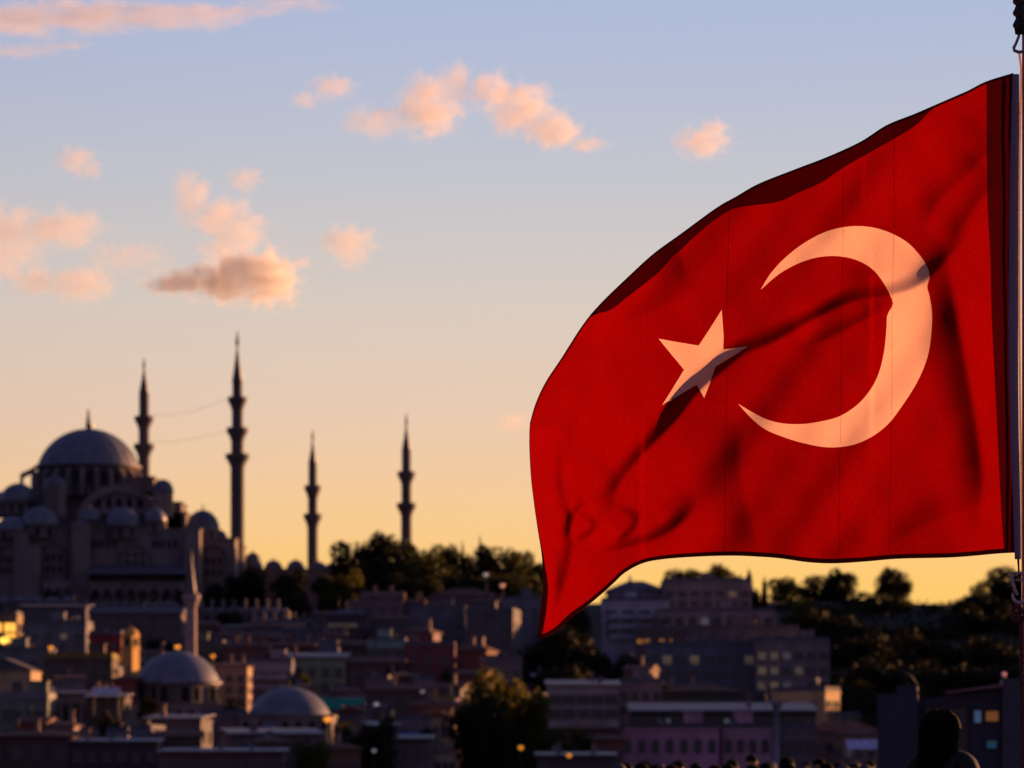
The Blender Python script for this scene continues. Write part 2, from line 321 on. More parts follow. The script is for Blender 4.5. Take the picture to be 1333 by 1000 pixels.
def inside(px_, poly):
    poly = np.asarray(poly); x, y = px_[:, 0], px_[:, 1]; c = np.zeros(len(x), bool); j = len(poly)-1
    for i in range(len(poly)):
        yi, yj = poly[i][1], poly[j][1]
        if yi != yj:
            m_ = ((yi > y) != (yj > y)) & (x < (poly[j][0]-poly[i][0])*(y-yi)/(yj-yi)+poly[i][0]); c ^= m_
        j = i
    return c
outline = catmull(TOP)[:-1]+catmull(FLY)[:-1]+catmull(BOT)[:-1]+catmull(HST)[:-1]
cres = catmull(CRES_O)[:-1]+catmull(CRES_I)[:-1]; star = [np.array(p) for p in STAR]
band = catmull(BAND)
pts = []; edges = []
def loop(ps, closed=True):
    b = len(pts); pts.extend(ps); n = len(ps)
    edges.extend((b+i, b+(i+1) % n) for i in range(n if closed else n-1))
loop(outline); loop(cres); loop(star); loop(band, False)
gx, gy = np.meshgrid(np.arange(690, 1322, 3.2), np.arange(96, 832, 3.2)); G = np.stack([gx.ravel(), gy.ravel()], 1)+rng.uniform(-.6, .6, (gx.size, 2))
G = G[inside(G, outline)]
con = np.array([p for p in pts]); keep = np.ones(len(G), bool)
for i in range(0, len(con), 64):
    c = con[i:i+64]; keep &= (np.min((G[:, None, 0]-c[None, :, 0])**2+(G[:, None, 1]-c[None, :, 1])**2, 1) > 4)
G = G[keep]; pts2 = [Vector((float(p[0]), float(p[1]))) for p in pts]+[Vector((float(p[0]), float(p[1]))) for p in G]
vo, eo, fo, *_ = delaunay_2d_cdt(pts2, edges, [], 0, 1e-4)
VO = np.array([(p.x, p.y) for p in vo]); FO = np.array([f[:3] for f in fo if len(f) == 3]); C = VO[FO].mean(1)
okf = inside(C, outline); FO, C = FO[okf], C[okf]
ic, ist = inside(C, cres), inside(C, star)
bandpoly = [np.array(p) for p in band]+[np.array((1340, 725)), np.array((1340, 90))]
ib = inside(C, bandpoly)
def cloth_mat(name, dif, tra, weave=1.3, mixv=.5, rough=.75):
    m = bpy.data.materials.new(name); m.use_nodes = True; t = m.node_tree; lk = t.links.new
    b = t.nodes['Principled BSDF']; b.inputs['Roughness'].default_value = rough; b.inputs['Specular IOR Level'].default_value = .12
    tcn = t.nodes.new('ShaderNodeTexCoord')
    n1 = t.nodes.new('ShaderNodeTexNoise'); n1.inputs['Scale'].default_value = 5; n1.inputs['Detail'].default_value = 4; lk(tcn.outputs['Object'], n1.inputs[0])
    n2 = t.nodes.new('ShaderNodeTexNoise'); n2.inputs['Scale'].default_value = 210; n2.inputs['Detail'].default_value = 3; lk(tcn.outputs['Object'], n2.inputs[0])
    s1 = math_(t, 'MULTIPLY_ADD', n1.outputs[0], .22, .89); s2 = math_(t, 'MULTIPLY_ADD', n2.outputs[0], weave, 1-weave/2); s = math_(t, 'MULTIPLY', s1, s2)
    def sc(c):
        v_ = t.nodes.new('ShaderNodeVectorMath'); v_.operation = 'SCALE'; v_.inputs[0].default_value = c; lk(s, v_.inputs['Scale']); return v_.outputs[0]
    lk(sc(dif), b.inputs['Base Color']); tr = t.nodes.new('ShaderNodeBsdfTranslucent'); lk(sc(tra), tr.inputs[0])
    bp = t.nodes.new('ShaderNodeBump'); bp.inputs['Strength'].default_value = .25; bp.inputs['Distance'].default_value = .002; lk(n2.outputs[0], bp.inputs['Height']); lk(bp.outputs[0], b.inputs['Normal']); lk(bp.outputs[0], tr.inputs['Normal'])
    ad = t.nodes.new('ShaderNodeMixShader'); ad.inputs[0].default_value = mixv; lk(b.outputs[0], ad.inputs[1]); lk(tr.outputs[0], ad.inputs[2])
    lk(ad.outputs[0], t.nodes['Material Output'].inputs[0]); return m
RED = cloth_mat('red_polyester', (.22, .002, .003), (.182, .0004, .0004), mixv=.72)
WHITE = cloth_mat('white_polyester', (.50, .33, .42), (.64, .36, .29), mixv=.72, weave=.5)
CANVAS = cloth_mat('dark_red_canvas', (.09, .003, .006), (.05, .0005, .0005), mixv=.4)
HEM = cloth_mat('double_red_hem', (.10, .002, .004), (.07, .0005, .0005), mixv=.5)
TAPE = cloth_mat('white_webbing', (.30, .22, .36), (.15, .09, .12), mixv=.3)
flag = thing('national_flag', 'large red national flag with white crescent and star blowing from the pole at the right', 'flag', tuple(P3([(1320, 400)])[0]))
FL = Vector(flag.location)
def sheet(name, F_, material, off=0.0):
    used, inv = np.unique(F_, return_inverse=True); inv = inv.reshape(F_.shape); P = VO[used]; co_ = P3(P, off)-np.array(FL)
    me = bpy.data.meshes.new(name); me.from_pydata(co_.tolist(), [], inv.tolist()); me.materials.append(material)
    me.polygons.foreach_set('use_smooth', [True]*len(inv)); me.update()
    # face the camera
    me.normals_split_custom_set_from_vertices(normals(P).tolist())
    return link(name, me, flag)
# consistent winding, front side to the camera (y up in pixels is -z)
def wind(F_):
    a, b, c = VO[F_[:, 0]], VO[F_[:, 1]], VO[F_[:, 2]]; cr = (b[:, 0]-a[:, 0])*(c[:, 1]-a[:, 1])-(b[:, 1]-a[:, 1])*(c[:, 0]-a[:, 0])
    F2 = F_.copy(); s = cr > 0; F2[s] = F2[s][:, ::-1]; return F2
FO = wind(FO)
sheet('cloth', FO[~ic & ~ist & ~ib], RED); sheet('crescent', FO[ic], WHITE); sheet('star', FO[ist], WHITE); sheet('hoist_band', FO[ib], CANVAS)
def strip(name, A, B, material, off, nb=3):
    """cloth strip between two pixel curves of equal length, off metres away from the main sheet"""
    A, B = np.array(A), np.array(B); n = len(A); P = np.concatenate([A+(B-A)*j/nb for j in range(nb+1)]); co_ = P3(P, off)-np.array(FL)
    f = [(j*n+i, j*n+i+1, (j+1)*n+i+1, (j+1)*n+i) for j in range(nb) for i in range(n-1)]
    me = bpy.data.meshes.new(name); me.from_pydata(co_.tolist(), [], f); me.materials.append(material); me.polygons.foreach_set('use_smooth', [True]*len(f)); me.update()
    me.normals_split_custom_set_from_vertices(normals(P).tolist()); return link(name, me, flag)
def inset(curve, widths, side):
    c = np.array(curve); t = np.gradient(c, axis=0); t /= np.linalg.norm(t, axis=1)[:, None]; nrm = np.stack([-t[:, 1], t[:, 0]], 1)*side
    wv = np.interp(np.linspace(0, 1, len(c)), np.linspace(0, 1, len(widths)), widths); return c+nrm*wv[:, None]
bc = catmull(BOT[:-1]+[(1309, 720)]); strip('bottom_hem', bc, inset(bc, [6, 5, 4.5, 5, 5.5, 6, 6, 6, 6, 6, 6], -1), HEM, -.003)
fc = catmull(FLY); strip('fly_hem', fc, inset(fc, [.8, .7, .7, .7, .8, 1.2, 3, 7, 7.5, 6], -1), HEM, -.003)
tcv = catmull(TOP); strip('top_hem', tcv, inset(tcv, [3, 3, 3, 2.5, 2, 2, 2, 2, 1.5], -1), HEM, -.003)
# top edge turned over behind: two more layers of cloth
UP = catmull(TOP[2:17], step=5); LO = [(1258, 120), (1228, 134), (1210, 148), (1195, 163), (1165, 182), (1136, 198), (1099, 219), (1073, 237), (1040, 252), (1014, 263), (966, 270), (943, 280), (914, 302), (884, 330), (862, 353), (848, 364), (818, 387), (795, 404), (770, 408)]
LO = catmull(LO, step=3)
def resample(c, n):
    c = np.array(c); s = np.concatenate([[0], np.cumsum(np.linalg.norm(np.diff(c, axis=0), axis=1))]); q = np.linspace(0, s[-1], n); return np.stack([np.interp(q, s, c[:, 0]), np.interp(q, s, c[:, 1])], 1)
strip('folded_edge', resample(UP, 130), resample(LO, 130), RED, .008, 6)
for sx, y0, y1, mm in ((946, 270, 405, RED), (946, 470, 722, RED), (1095, 198, 294, RED), (1095, 296, 333, WHITE), (1095, 335, 540, RED), (1095, 542, 580, WHITE), (1095, 584, 731, RED), (1161, 166, 302, RED), (1161, 305, 545, WHITE), (1161, 552, 727, RED)):
    ln = [(sx+.6*math.sin(y/37)-(y-450)*.012, y) for y in np.arange(y0, y1, 4)]; strip('seam', ln, [(x+.55, y) for x, y in ln], mm, -.0015, 1)
# webbing sleeve on the hoist
sl_pts = [(1322.5, 97), (1320, 250), (1319, 430), (1320.5, 560), (1323.5, 660), (1325, 728)]
c3 = catmull(sl_pts, step=14); p3 = [Vector(P3([p], -.006)[0])-FL for p in c3]; mb = MB()
wd = np.interp(np.linspace(0, 1, len(p3)), [0, .15, .5, .8, 1], [.014, .018, .021, .018, .013])
mb.tube(p3, list(wd), 10); mb.build('hoist_sleeve', TAPE, flag)

# ------------------------------------------------------------------ pole, halyard and fittings
def fp(x, y, off=0.0): Y = YF+off; return (X(x, Y), Y, Z(y, Y))
pc = fp(1341, 500, .03); pole = thing('flagpole', 'red painted flagpole running up the right edge of the picture', 'flagpole', (pc[0], pc[1], 4.62))
PAINT = mat('red_pole_paint', (.60, .012, .012), rough=.35, noise=.15, scale=6, spec=.5)
MB().lathe([(.0345, 0), (.0345, 4.3), (.033, 4.9), (0, 4.91)], n=28).build('shaft', PAINT, pole)
MB().lathe([(.11, 0), (.11, .03), (.05, .035), (.05, .12), (.035, .121)], n=20).build('base_plate', METAL, pole)
DROPE = mat('maroon_rope', (.10, .03, .04), noise=.5, scale=60, rough=.9)
pk = thing('halyard_pulley', 'dark pulley block with a steel shackle at the top right corner', 'pulley', fp(1328, 40, -.02)); o0 = Vector(pk.location)
mb = MB(); q = lambda x, y, off=0: Vector(fp(x, y, off))-o0
mb.tube([q(1329, -30), q(1329, 8), q(1328, 14), q(1329, 24), q(1328, 30), q(1329, 44)], [.023, .023, .027, .022, .028, .024], 14); mb.build('block', METAL, pk)
mb = MB(); mb.tube([q(1330, 30, -.03), q(1334, 32, -.03)], .02, 14); mb.build('sheave', METAL, pk); mb = MB()
for yy in (2, 17, 33):
    mb.tube([q(1329+9.0*math.cos(a), yy+3*math.sin(a*2), .028*math.sin(a)-.004) for a in np.linspace(0, 6.28, 18)], .006, 6)
mb.build('lashing', DROPE, pk)
DROPE = mat('maroon_rope', (.10, .03, .04), noise=.5, scale=60, rough=.9)
STEEL = mat('tarnished_steel', (.22, .16, .17), rough=.4, metal=.5, noise=.3, scale=20)
mb = MB(); mb.tube([q(1328, 38), q(1326, 48), q(1322.5, 57), q(1319.8, 62), q(1320.5, 66), q(1326, 68), q(1334, 67), q(1338, 62)], [.006, .006, .006, .007, .007, .007, .007, .006], 8)
mb.tube([q(1328, 41, -.012), q(1325, 50, -.014), q(1323, 57, -.012)], .0026, 6); mb.build('shackle', STEEL, pk)
ROPE = cloth_mat('pale_nylon_rope', (.8, .74, .66), (.9, .75, .6), mixv=.45); DROPE = mat('maroon_rope', (.10, .03, .04), noise=.5, scale=60, rough=.9)
ha = thing('halyard_rope', 'thin pale sunlit rope running straight down beside the red pole', 'rope', fp(1329, 400, .065)); o0 = Vector(ha.location)
c3 = catmull([(1326.5, 66), (1329.2, 88), (1328.6, 130), (1327.2, 250), (1327.2, 430), (1328.5, 560), (1330.5, 690), (1331.5, 800)], step=20)
mb = MB(); mb.tube([q(x, y, .065) for x, y in c3], .0052, 8); mb.build('rope', ROPE, ha)
mb = MB(); mb.tube([q(1324.5, 110, .06), q(1325.5, 130, .06), q(1327, 150, .065)], .003, 6); mb.build('rope_tail', ROPE, ha)
hk = thing('snap_hook', 'pale plastic snap hook under the lower corner of the flag', 'hook', fp(1325, 770, -.01)); o0 = Vector(hk.location)
PLAST = mat('grubby_white_plastic', (.42, .30, .34), rough=.45, noise=.25, scale=25, spec=.4)
mb = MB(); mb.tube([q(1317.5, 746), q(1334, 746)], .0055, 8); mb.tube([q(1317.5, 746), q(1318, 757), q(1321, 768), q(1325, 775)], [.0075, .0075, .0075, .006], 8)
mb.tube([q(1322, 755), q(1330, 755), q(1334, 760), q(1333.5, 776)], .006, 8); mb.build('frame', PLAST, hk)
mb = MB(); mb.tube([q(1318.3, 772), q(1319, 779), q(1323, 784), q(1329, 785), q(1334, 780)], [.004, .0075, .008, .008, .006], 8); mb.build('gate', PLAST, hk)
mb = MB(); mb.tube([q(1325.5, 728), q(1326, 738), q(1326.5, 748)], [.005, .004, .004], 8); mb.lathe([(.0, -.008), (.009, -.004), (.009, .006), (0, .009)], q(1326.5, 750)[0], -.004, 10)
for i, p in enumerate(mb.v[-40:]): mb.v[-40+i] = (p[0], p[1], p[2]+q(0, 750)[2])
mb.build('cord_loop', DROPE, hk)
tr_ = thing('tail_rope', 'dark maroon rope knotted below the snap hook and hanging down', 'rope', fp(1328, 880, -.005)); o0 = Vector(tr_.location)
mb = MB()
for cx_, cy_, r_ in ((1324, 795, 5.5), (1330, 800, 5), (1322.5, 804, 4)):
    ps = [q(cx_+r_*.9*math.cos(a), cy_+r_*math.sin(a), -.012+.014*math.cos(a*1.0+cx_)) for a in np.linspace(0, 6.6, 16)]; mb.tube(ps, .0085, 8)
mb.build('knot', DROPE, tr_); mb = MB()
for ph in (0, math.pi):
    mb.tube([q(1329+(y-800)*.012+1.3*math.cos((y-800)*.35+ph), y, -.005+.004*math.sin((y-800)*.35+ph)) for y in np.arange(806, 1130, 3.0)], .0062, 7)
mb.build('strand', DROPE, tr_)

# ------------------------------------------------------------------ buildings
FACADE_NOISE = dict(noise=.3, scale=.35, streak=True)
def fac(c): return mat('plaster', c, **FACADE_NOISE)
def roofm(c): return mat('roof_tiles', c, noise=.35, scale=.8, bump=.4)
TILE = roofm((.14, .06, .045)); SLATE = roofm((.10, .10, .14)); PALE = mat('sheet_roof', (.17, .16, .21), noise=.2, rough=.5)
_wc = {}
def window_data(w_, h_, kind, g):
    key = (round(w_, 1), round(h_, 1), kind, g.name)
    if key in _wc: return _wc[key]
    mb = MB(); t = .09; d = .14
    w_, h_ = key[0], key[1]
    if kind == 'arch':
        n = 8; r = w_/2; out = [(-r, 0), (r, 0)]+[(r*math.cos(a), h_-r+r*math.sin(a)) for a in np.linspace(0, math.pi, n)]
        mb.prism(out, -.03, .05, 1); s = 1+2*t/w_; out2 = [(x*s, -t if z == 0 else (z-h_+r)*s+h_-r) for x, z in out]; m = len(out)
        vs = [(x, -d, z) for x, z in out2]+[(x, -d, z) for x, z in out]+[(x, .0, z) for x, z in out2]+[(x, 0, z) for x, z in out]
        fs = []
        for i in range(m): j = (i+1) % m; fs += [(i, j, m+j, m+i), (j, i, 2*m+i, 2*m+j), (m+i, m+j, 3*m+j, 3*m+i)]
        mb.add(vs, fs, 0)
    else:
        a, b = -w_/2, w_/2
        mb.box(a, b, -.03, .05, 0, h_, 1); mb.box(a-t, a, -d, .0, -t, h_+t); mb.box(b, b+t, -d, .0, -t, h_+t); mb.box(a, b, -d, .0, h_, h_+t); mb.box(a-.15, b+.15, -d-.08, -.0, -t-.06, 0)
        if w_ > 1: mb.box(-.04, .04, -.07, -.03, 0, h_)
    _wc[key] = mb.data('window', [FRAME, g]); return _wc[key]
def add_window(parent, x, y, z, w_, h_, kind='rect', g=None, rz=0, name='window'):
    o = link(name, window_data(w_, h_, kind, g or GLASS), parent, (x, y, z), rz); return o
NB = 0; HREG = []
def house(name, label, x0, x1, yt, Y, dep=10, col=(.2, .18, .18), roof='flat', rh=12, rc=None, rows=2, cols=3, ybot=None, rz=0, wk='rect', ww=None, wh=None, gl=None, lits=(), litc=None, cat='house', side=2, group=None, extras=True, top=10, pitch=None, balc=False, chim=0, bands=False, pil=0):
    """front face spans photo columns x0..x1 at distance Y, eaves at photo row yt; ybot: lowest photo row of windows"""
    global NB; NB += 1; rnd = random.Random(NB); HREG.append((x0, x1, Y, dep))
    xc = X((x0+x1)/2, Y); wd_ = W(x1-x0, Y); zt = Z(yt, Y); zg = min(terr(xc-wd_/2, Y), terr(xc+wd_/2, Y), terr(xc, Y+dep))-1.0
    if zt-zg < 4: zg = zt-4
    r = thing(name, label, cat, (xc, Y, zg), rz, group); H = zt-zg; a = wd_/2; m = fac(col)
    mb = MB(); mb.box(-a, a, 0, dep, 0, H)
    if extras: mb.box(-a-.12, a+.12, -.14, dep+.14, H-.38, H-.08)
    if bands:
        for k in range(1, int(H/3.1)): mb.box(-a-.07, a+.07, -.1, dep+.07, H-k*3.1-.2, H-k*3.1)
    mb.build('wall', m, r)
    for k in range(pil+1 if pil else 0): u = -a+2*a*k/pil; MB().box(u-.45, u+.45, -.4, .02, H-5.6, H-.4).build('pillar', fac((.36, .24, .24)), r)
    mr_ = rc or {'flat': SLATE, 'hip': TILE, 'gable': TILE, 'pale': PALE, 'gabley': TILE, 'dome': LEAD}.get(roof, TILE)
    mb = MB(); rhm = W(rh, Y)
    if roof in ('hip',): mb.hip(-a-.5, a+.5, -.5, dep+.5, H, H+rhm, min(a*.8, dep*.5)); mb.box(-a-.55, a+.55, -.55, dep+.55, H-.08, H-.002)
    elif roof == 'gable': mb.gable(-a-.4, a+.4, -.5, dep+.5, H, H+rhm)
    elif roof == 'gabley': mb.gable(-a-.4, a+.4, -.5, dep+.5, H, H+rhm, axis='y')
    elif roof == 'pale': mb.add([(-a-.4, -.8, H), (a+.4, -.8, H), (a+.4, dep+.4, H+rhm), (-a-.4, dep+.4, H+rhm), (-a-.4, -.8, H+.15), (a+.4, -.8, H+.15), (a+.4, dep+.4, H+rhm+.15), (-a-.4, dep+.4, H+rhm+.15)], [(0, 3, 2, 1), (4, 5, 6, 7), (0, 1, 5, 4), (1, 2, 6, 5), (2, 3, 7, 6), (3, 0, 4, 7)])
    elif roof == 'dome': mb.lathe([(a*.95*math.cos(t), H+a*.95*math.sin(t)*.9) for t in np.linspace(0, math.pi/2, 8)], 0, dep/2, 16)
    else:
        mb.box(-a+.25, a-.25, .25, dep-.25, H-.05, H+.06)
        for (u0, u1, v0, v1) in ((-a, a, 0, .25), (-a, a, dep-.25, dep), (-a, -a+.25, .25, dep-.25), (a-.25, a, .25, dep-.25)): mb.box(u0, u1, v0, v1, H, H+.75)
    ro = mb.build('roof', mr_, r)
    if roof == 'flat' and extras and wd_ > 7:
        mb = MB(); u = rnd.uniform(-a*.5, a*.4); mb.box(u, u+2.6, dep*.4, dep*.4+2.5, H+.06, H+2.3); mb.box(u-.2, u+2.8, dep*.4-.2, dep*.4+2.7, H+2.3, H+2.45); mb.build('stair_head', m, r)
    for k in range(chim):
        u = (k+.5)/chim*2*a*.8-a*.8; mb = MB(); mb.box(u-.4, u+.4, dep*.4, dep*.4+.7, H-.2, H+max(rhm, 1)+1.0); mb.box(u-.5, u+.5, dep*.4-.1, dep*.4+.8, H+max(rhm, 1)+1.0, H+max(rhm, 1)+1.2); mb.build('chimney', m, ro)
    if Y < 900:
        for k in range(rnd.choice([1, 2, 3]) if wd_ > 6 else 1):
            u = rnd.uniform(-a*.8, a*.7); v_ = rnd.uniform(.2, .8)*dep; kk = rnd.random(); top_z = H+(rhm if roof in ('hip', 'gable', 'pale') else 0); mb = MB()
            if kk < .5: mb.box(u, u+.6, v_, v_+.6, H-.3, top_z+rnd.uniform(.6, 1.3)); mb.box(u-.1, u+.7, v_-.1, v_+.7, top_z+1.3, top_z+1.42); mb.box(u+.1, u+.5, v_+.1, v_+.5, top_z+.5, top_z+1.3); mb.build('chimney', fac((.24, .17, .15)), r)
            elif kk < .75: hh_ = rnd.uniform(1.8, 3.6); mb.tube([(u, v_, H-.2), (u, v_, top_z+hh_)], .05, 6); mb.box(u-.7, u+.7, v_-.03, v_+.03, top_z+hh_-.3, top_z+hh_-.22); mb.box(u-.45, u+.45, v_-.03, v_+.03, top_z+hh_-.75, top_z+hh_-.67); mb.build('aerial', METAL, r)
            else: mb.lathe([(0, 0), (.35, .05), (.55, .16), (.62, .3), (.55, .2), (0, .08)], 0, 0, 14); vv = [(p[0]+u, -p[2]+.1, p[1]+H+.9) for p in mb.v]; mb.v = vv; mb.tube([(u, .12, H-.1), (u, .12, H+.9)], .04, 6); mb.build('satellite_dish', PALE, r)
    top_m = W(top, Y); bot = zt-Z(ybot, Y) if ybot else rows*3.1+.5
    ph = pitch or (bot-top_m)/max(rows, 1); wh_ = wh or min(1.6, ph*.55); cw = 2*a/max(cols, 1); ww_ = ww or min(1.25, cw*.5)
    n = 0
    for i in range(rows):
        for j in range(cols):
            n += 1; z = H-top_m-(i+.5)*ph-wh_/2
            if z < .3: continue
            g = ((litc or rnd.choice([GLOWA, GLOWA2, GLOWA3])) if n-1 in lits else gl)
            add_window(r, -a+(j+.5)*cw, 0, z, ww_, wh_, wk, g, 0)
        if balc and i < rows:
            z = H-top_m-(i+1)*ph+.1
            if z > 1:
                mb = MB(); mb.box(-a*.8, a*.8, -1.1, 0, z-.15, z); mb.box(-a*.8, a*.8, -1.1, -1.02, z, z+.9); mb.build('balcony', m, r)
    if side:
        for i in range(rows):
            for j in range(side):
                z = H-top_m-(i+.5)*ph-wh_/2
                if z < .3: continue
                if abs(rz) < .02 and abs(X((x0+x1)/2, Y)) < a: continue
                sgn = 1 if rz < -.05 or (xc < 0 and rz < .05) else -1
                add_window(r, sgn*a, (j+.5)*dep/side, z, ww_, wh_, wk, gl, math.pi/2*sgn)
    return r
GLOWA = lit((.55, .42, .26), .032); GLOWA2 = lit((.50, .46, .40), .018); GLOWA3 = lit((.6, .42, .22), .045); LITB = lit((.9, .35, .06), .14); LITC = lit((.38, .42, .48), .05); LITO = lit((1.0, .42, .06), .9)  # dim yellowish panes emit in place of the sky they reflect

# ------------------------------------------------------------------ the great mosque
MY = 1000.0
mq = thing('mosque', 'great stone mosque with a huge lead dome and many small domes on the left hilltop', 'mosque', (X(115, MY), MY, 49)); o0 = Vector(mq.location)
def mx_(x, Y): return X(x, Y)-o0.x
def mz_(y, Y): return Z(y, Y)-o0.z
def cap_prof(r, h, n=12):
    """dome profile from the rim (r, 0) to the top (0, h)"""
    if h >= r*.98: return [(r*math.cos(t), h*math.sin(t)) for t in np.linspace(0, math.pi/2, n)]
    Rr = (r*r+h*h)/(2*h); t0 = math.asin(min(1, r/Rr)); return [(Rr*math.sin(t), Rr*math.cos(t)-(Rr-h)) for t in np.linspace(t0, 0, n)]
DULL = mat('weathered_bronze', (.07, .055, .05), rough=.6, metal=.3, noise=.2)
def finial(parent, x, y, z, h, big_=False):
    mb = MB(); mb.lathe([(h*.16, -.1), (h*.09, h*.1), (h*.18, h*.2), (h*.08, h*.3), (h*.13, h*.42), (h*.06, h*.5), (h*.09, h*.6), (h*.05, h*.68), (h*.05, h*.9), (0, h)], x, y, 10); mb.v = [(p[0], p[1], p[2]+z) for p in mb.v]
    if big_: m2 = MB(); m2.lathe([(.62*math.cos(t), z+.75+.62*math.sin(t)) for t in np.linspace(-1.5, 1.5, 9)], x+.55, y-.2, 14); m2.build('gilded_ball', GOLD, parent)
    return mb.build('finial', DULL, parent)
def dome(parent, x, yt, yb, rpx, Y, name='small_dome', m=None, fin=0, drum=0, n=28, o=None, octo=False, ribs=False, windows=0):
    """dome: apex row yt, rim row yb; drum rows drum below the rim"""
    o = o or o0; cx, cy = X(x, Y)-o.x, Y-o.y; zt, zb = Z(yt, Y)-o.z, Z(yb, Y)-o.z; r = W(rpx, Y)
    mb = MB(); P_ = cap_prof(r, zt-zb); mb.lathe([(p, zb+q) for p, q in P_], cx, cy, n); mb.lathe([(r*1.05, zb-.35), (r*1.05, zb), (r*.99, zb+.05)], cx, cy, n)
    if ribs:
        for k in range(24):
            a = 2*math.pi*k/24; mb.tube([(cx+p*math.cos(a), cy+p*math.sin(a), zb+q+.03) for p, q in P_[:-1]], .10, 4, cap=False)
    d = mb.build(name, m or LEAD, parent)
    if fin: finial(d, cx, cy, zt, W(fin, Y), name == 'main_dome')
    if drum:
        mb = MB(); h = W(drum, Y); k = 8 if octo else n; mb.lathe([(r*1.0, zb-h), (r*1.0, zb-.35), (r*1.08, zb-.3), (r*1.08, zb-.02)], cx, cy, k, smooth=not octo, rot=math.pi/8 if octo else 0); dr = mb.build('drum', STONE, d)
        for j in range(windows):
            a = math.pi*(j+.5)/windows*1.0+math.pi; rr = r*(.935 if octo else 1.0)
            add_window(dr, cx+rr*math.cos(a), cy+rr*math.sin(a), zb-h*.88, min(1.2, r*.22), h*.66, 'arch', VOID, a+math.pi/2)
    return d
def stone(name, x0, x1, yt, yb, Y, dep, m=None, cap=True):
    mb = MB(); a, b, zt, zb = mx_(x0, Y), mx_(x1, Y), mz_(yt, Y), mz_(yb, Y); mb.box(a, b, Y-o0.y, Y-o0.y+dep, zb, zt)
    if cap: mb.box(a-.3, b+.3, Y-o0.y-.3, Y-o0.y+dep+.3, zt-.02, zt+.4)
    return mb.build(name, m or STONE, mq)
# main dome and its drum
md = dome(mq, 115, 559, 607, 66, MY, 'main_dome', LEAD, fin=27, n=56, ribs=True)
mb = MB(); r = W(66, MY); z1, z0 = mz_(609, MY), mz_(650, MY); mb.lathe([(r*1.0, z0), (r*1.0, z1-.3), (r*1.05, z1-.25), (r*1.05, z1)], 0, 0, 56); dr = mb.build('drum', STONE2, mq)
for k in range(24):
    a = 2*math.pi*(k+.5)/24
    if math.sin(a) < .45: add_window(dr, r*math.cos(a), r*math.sin(a), z1-5.2, 1.3, 3.4, 'arch', VOID, a+math.pi/2)
for k in range(24):
    a = 2*math.pi*k/24
    if math.sin(a) < .45:
        mb = MB(); c, s = math.cos(a), math.sin(a); v = []
        for rr, zz in ((r*1.0, z0), (r*1.13, z0), (r*1.13, z1-2.5), (r*1.0, z1-.8)):
            for tt in (-.5, .5): v.append((rr*c-tt*s, rr*s+tt*c, zz))
        mb.add(v, [(0, 2, 4, 6), (1, 7, 5, 3), (2, 3, 5, 4), (4, 5, 7, 6), (0, 1, 3, 2)]); mb.build('buttress', STONE, mq)
# stepped shoulders under the drum
stone('shoulder_wall', 44, 190, 636, 700, 1003-12, 34)
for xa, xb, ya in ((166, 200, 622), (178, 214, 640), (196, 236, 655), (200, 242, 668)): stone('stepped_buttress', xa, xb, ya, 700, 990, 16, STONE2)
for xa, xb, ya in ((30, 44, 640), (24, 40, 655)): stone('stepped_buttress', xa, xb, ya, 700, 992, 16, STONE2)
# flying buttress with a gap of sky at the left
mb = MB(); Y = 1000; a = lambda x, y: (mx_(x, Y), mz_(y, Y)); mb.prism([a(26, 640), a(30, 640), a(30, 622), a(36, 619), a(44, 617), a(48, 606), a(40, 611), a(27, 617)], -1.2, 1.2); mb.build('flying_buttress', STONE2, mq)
# great arch of the side wall
def arch_ring(x, ytop, yb, r_out, r_in, Y, name, fill=True, m=STONE, yoff=0):
    cx, zb = mx_(x, Y), mz_(yb, Y); Ro, Ri = W(r_out, Y), W(r_in, Y); h = mz_(ytop, Y)-zb; s = h/Ro; n = 24; yy = Y-o0.y; v = []; f = []
    for i in range(n+1):
        t = math.pi*i/n
        for rr, y_ in ((Ro, yy-1.0), (Ri, yy-1.0), (Ro, yy+2), (Ri, yy+.6)): v.append((cx+rr*math.cos(t), y_, zb+rr*s*math.sin(t)))
    for i in range(n): b = 4*i; f += [(b, b+4, b+5, b+1), (b, b+2, b+6, b+4), (b+1, b+5, b+7, b+3)]
    mb = MB(); mb.add(v, f); ring = mb.build(name, m, mq)
    if fill:
        mb = MB(); mb.prism([(cx+Ri*1.01*math.cos(math.pi*i/n), zb+Ri*1.01*s*math.sin(math.pi*i/n)) for i in range(n+1)], yy+.2, yy+4)
        mb.build('tympanum_wall', STONE, ring)
        for row, cnt in ((.12, 7), (.48, 5)):
            for j in range(cnt): add_window(ring, cx+(j-(cnt-1)/2)*Ri*1.6/cnt/1.15, yy+.18, zb+h*row, 1.3, 2.5, 'arch', VOID)
    return ring
arch_ring(155, 631, 688, 58, 48, 982, 'great_arch')
# turrets and small domes
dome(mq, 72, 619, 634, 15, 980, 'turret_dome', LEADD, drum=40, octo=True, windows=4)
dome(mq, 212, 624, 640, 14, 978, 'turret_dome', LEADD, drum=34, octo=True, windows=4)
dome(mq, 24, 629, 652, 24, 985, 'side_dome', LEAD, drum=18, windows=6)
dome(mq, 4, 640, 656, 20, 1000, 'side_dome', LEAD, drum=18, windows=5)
for x, yt, yb, rr, w_ in ((52, 660, 683, 25, 5), (117, 661, 676, 13, 3), (160, 660, 684, 24, 5), (202, 662, 678, 15, 3)):
    dome(mq, x, yt, yb, rr, 968, 'aisle_dome', LEAD, drum=18, windows=w_, fin=6)
dome(mq, 18, 672, 690, 26, 968, 'aisle_dome', LEAD, drum=12, windows=4)
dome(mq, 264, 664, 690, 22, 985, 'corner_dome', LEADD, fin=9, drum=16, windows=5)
dome(mq, 286, 690, 702, 10, 985, 'corner_dome', LEADD, drum=8)
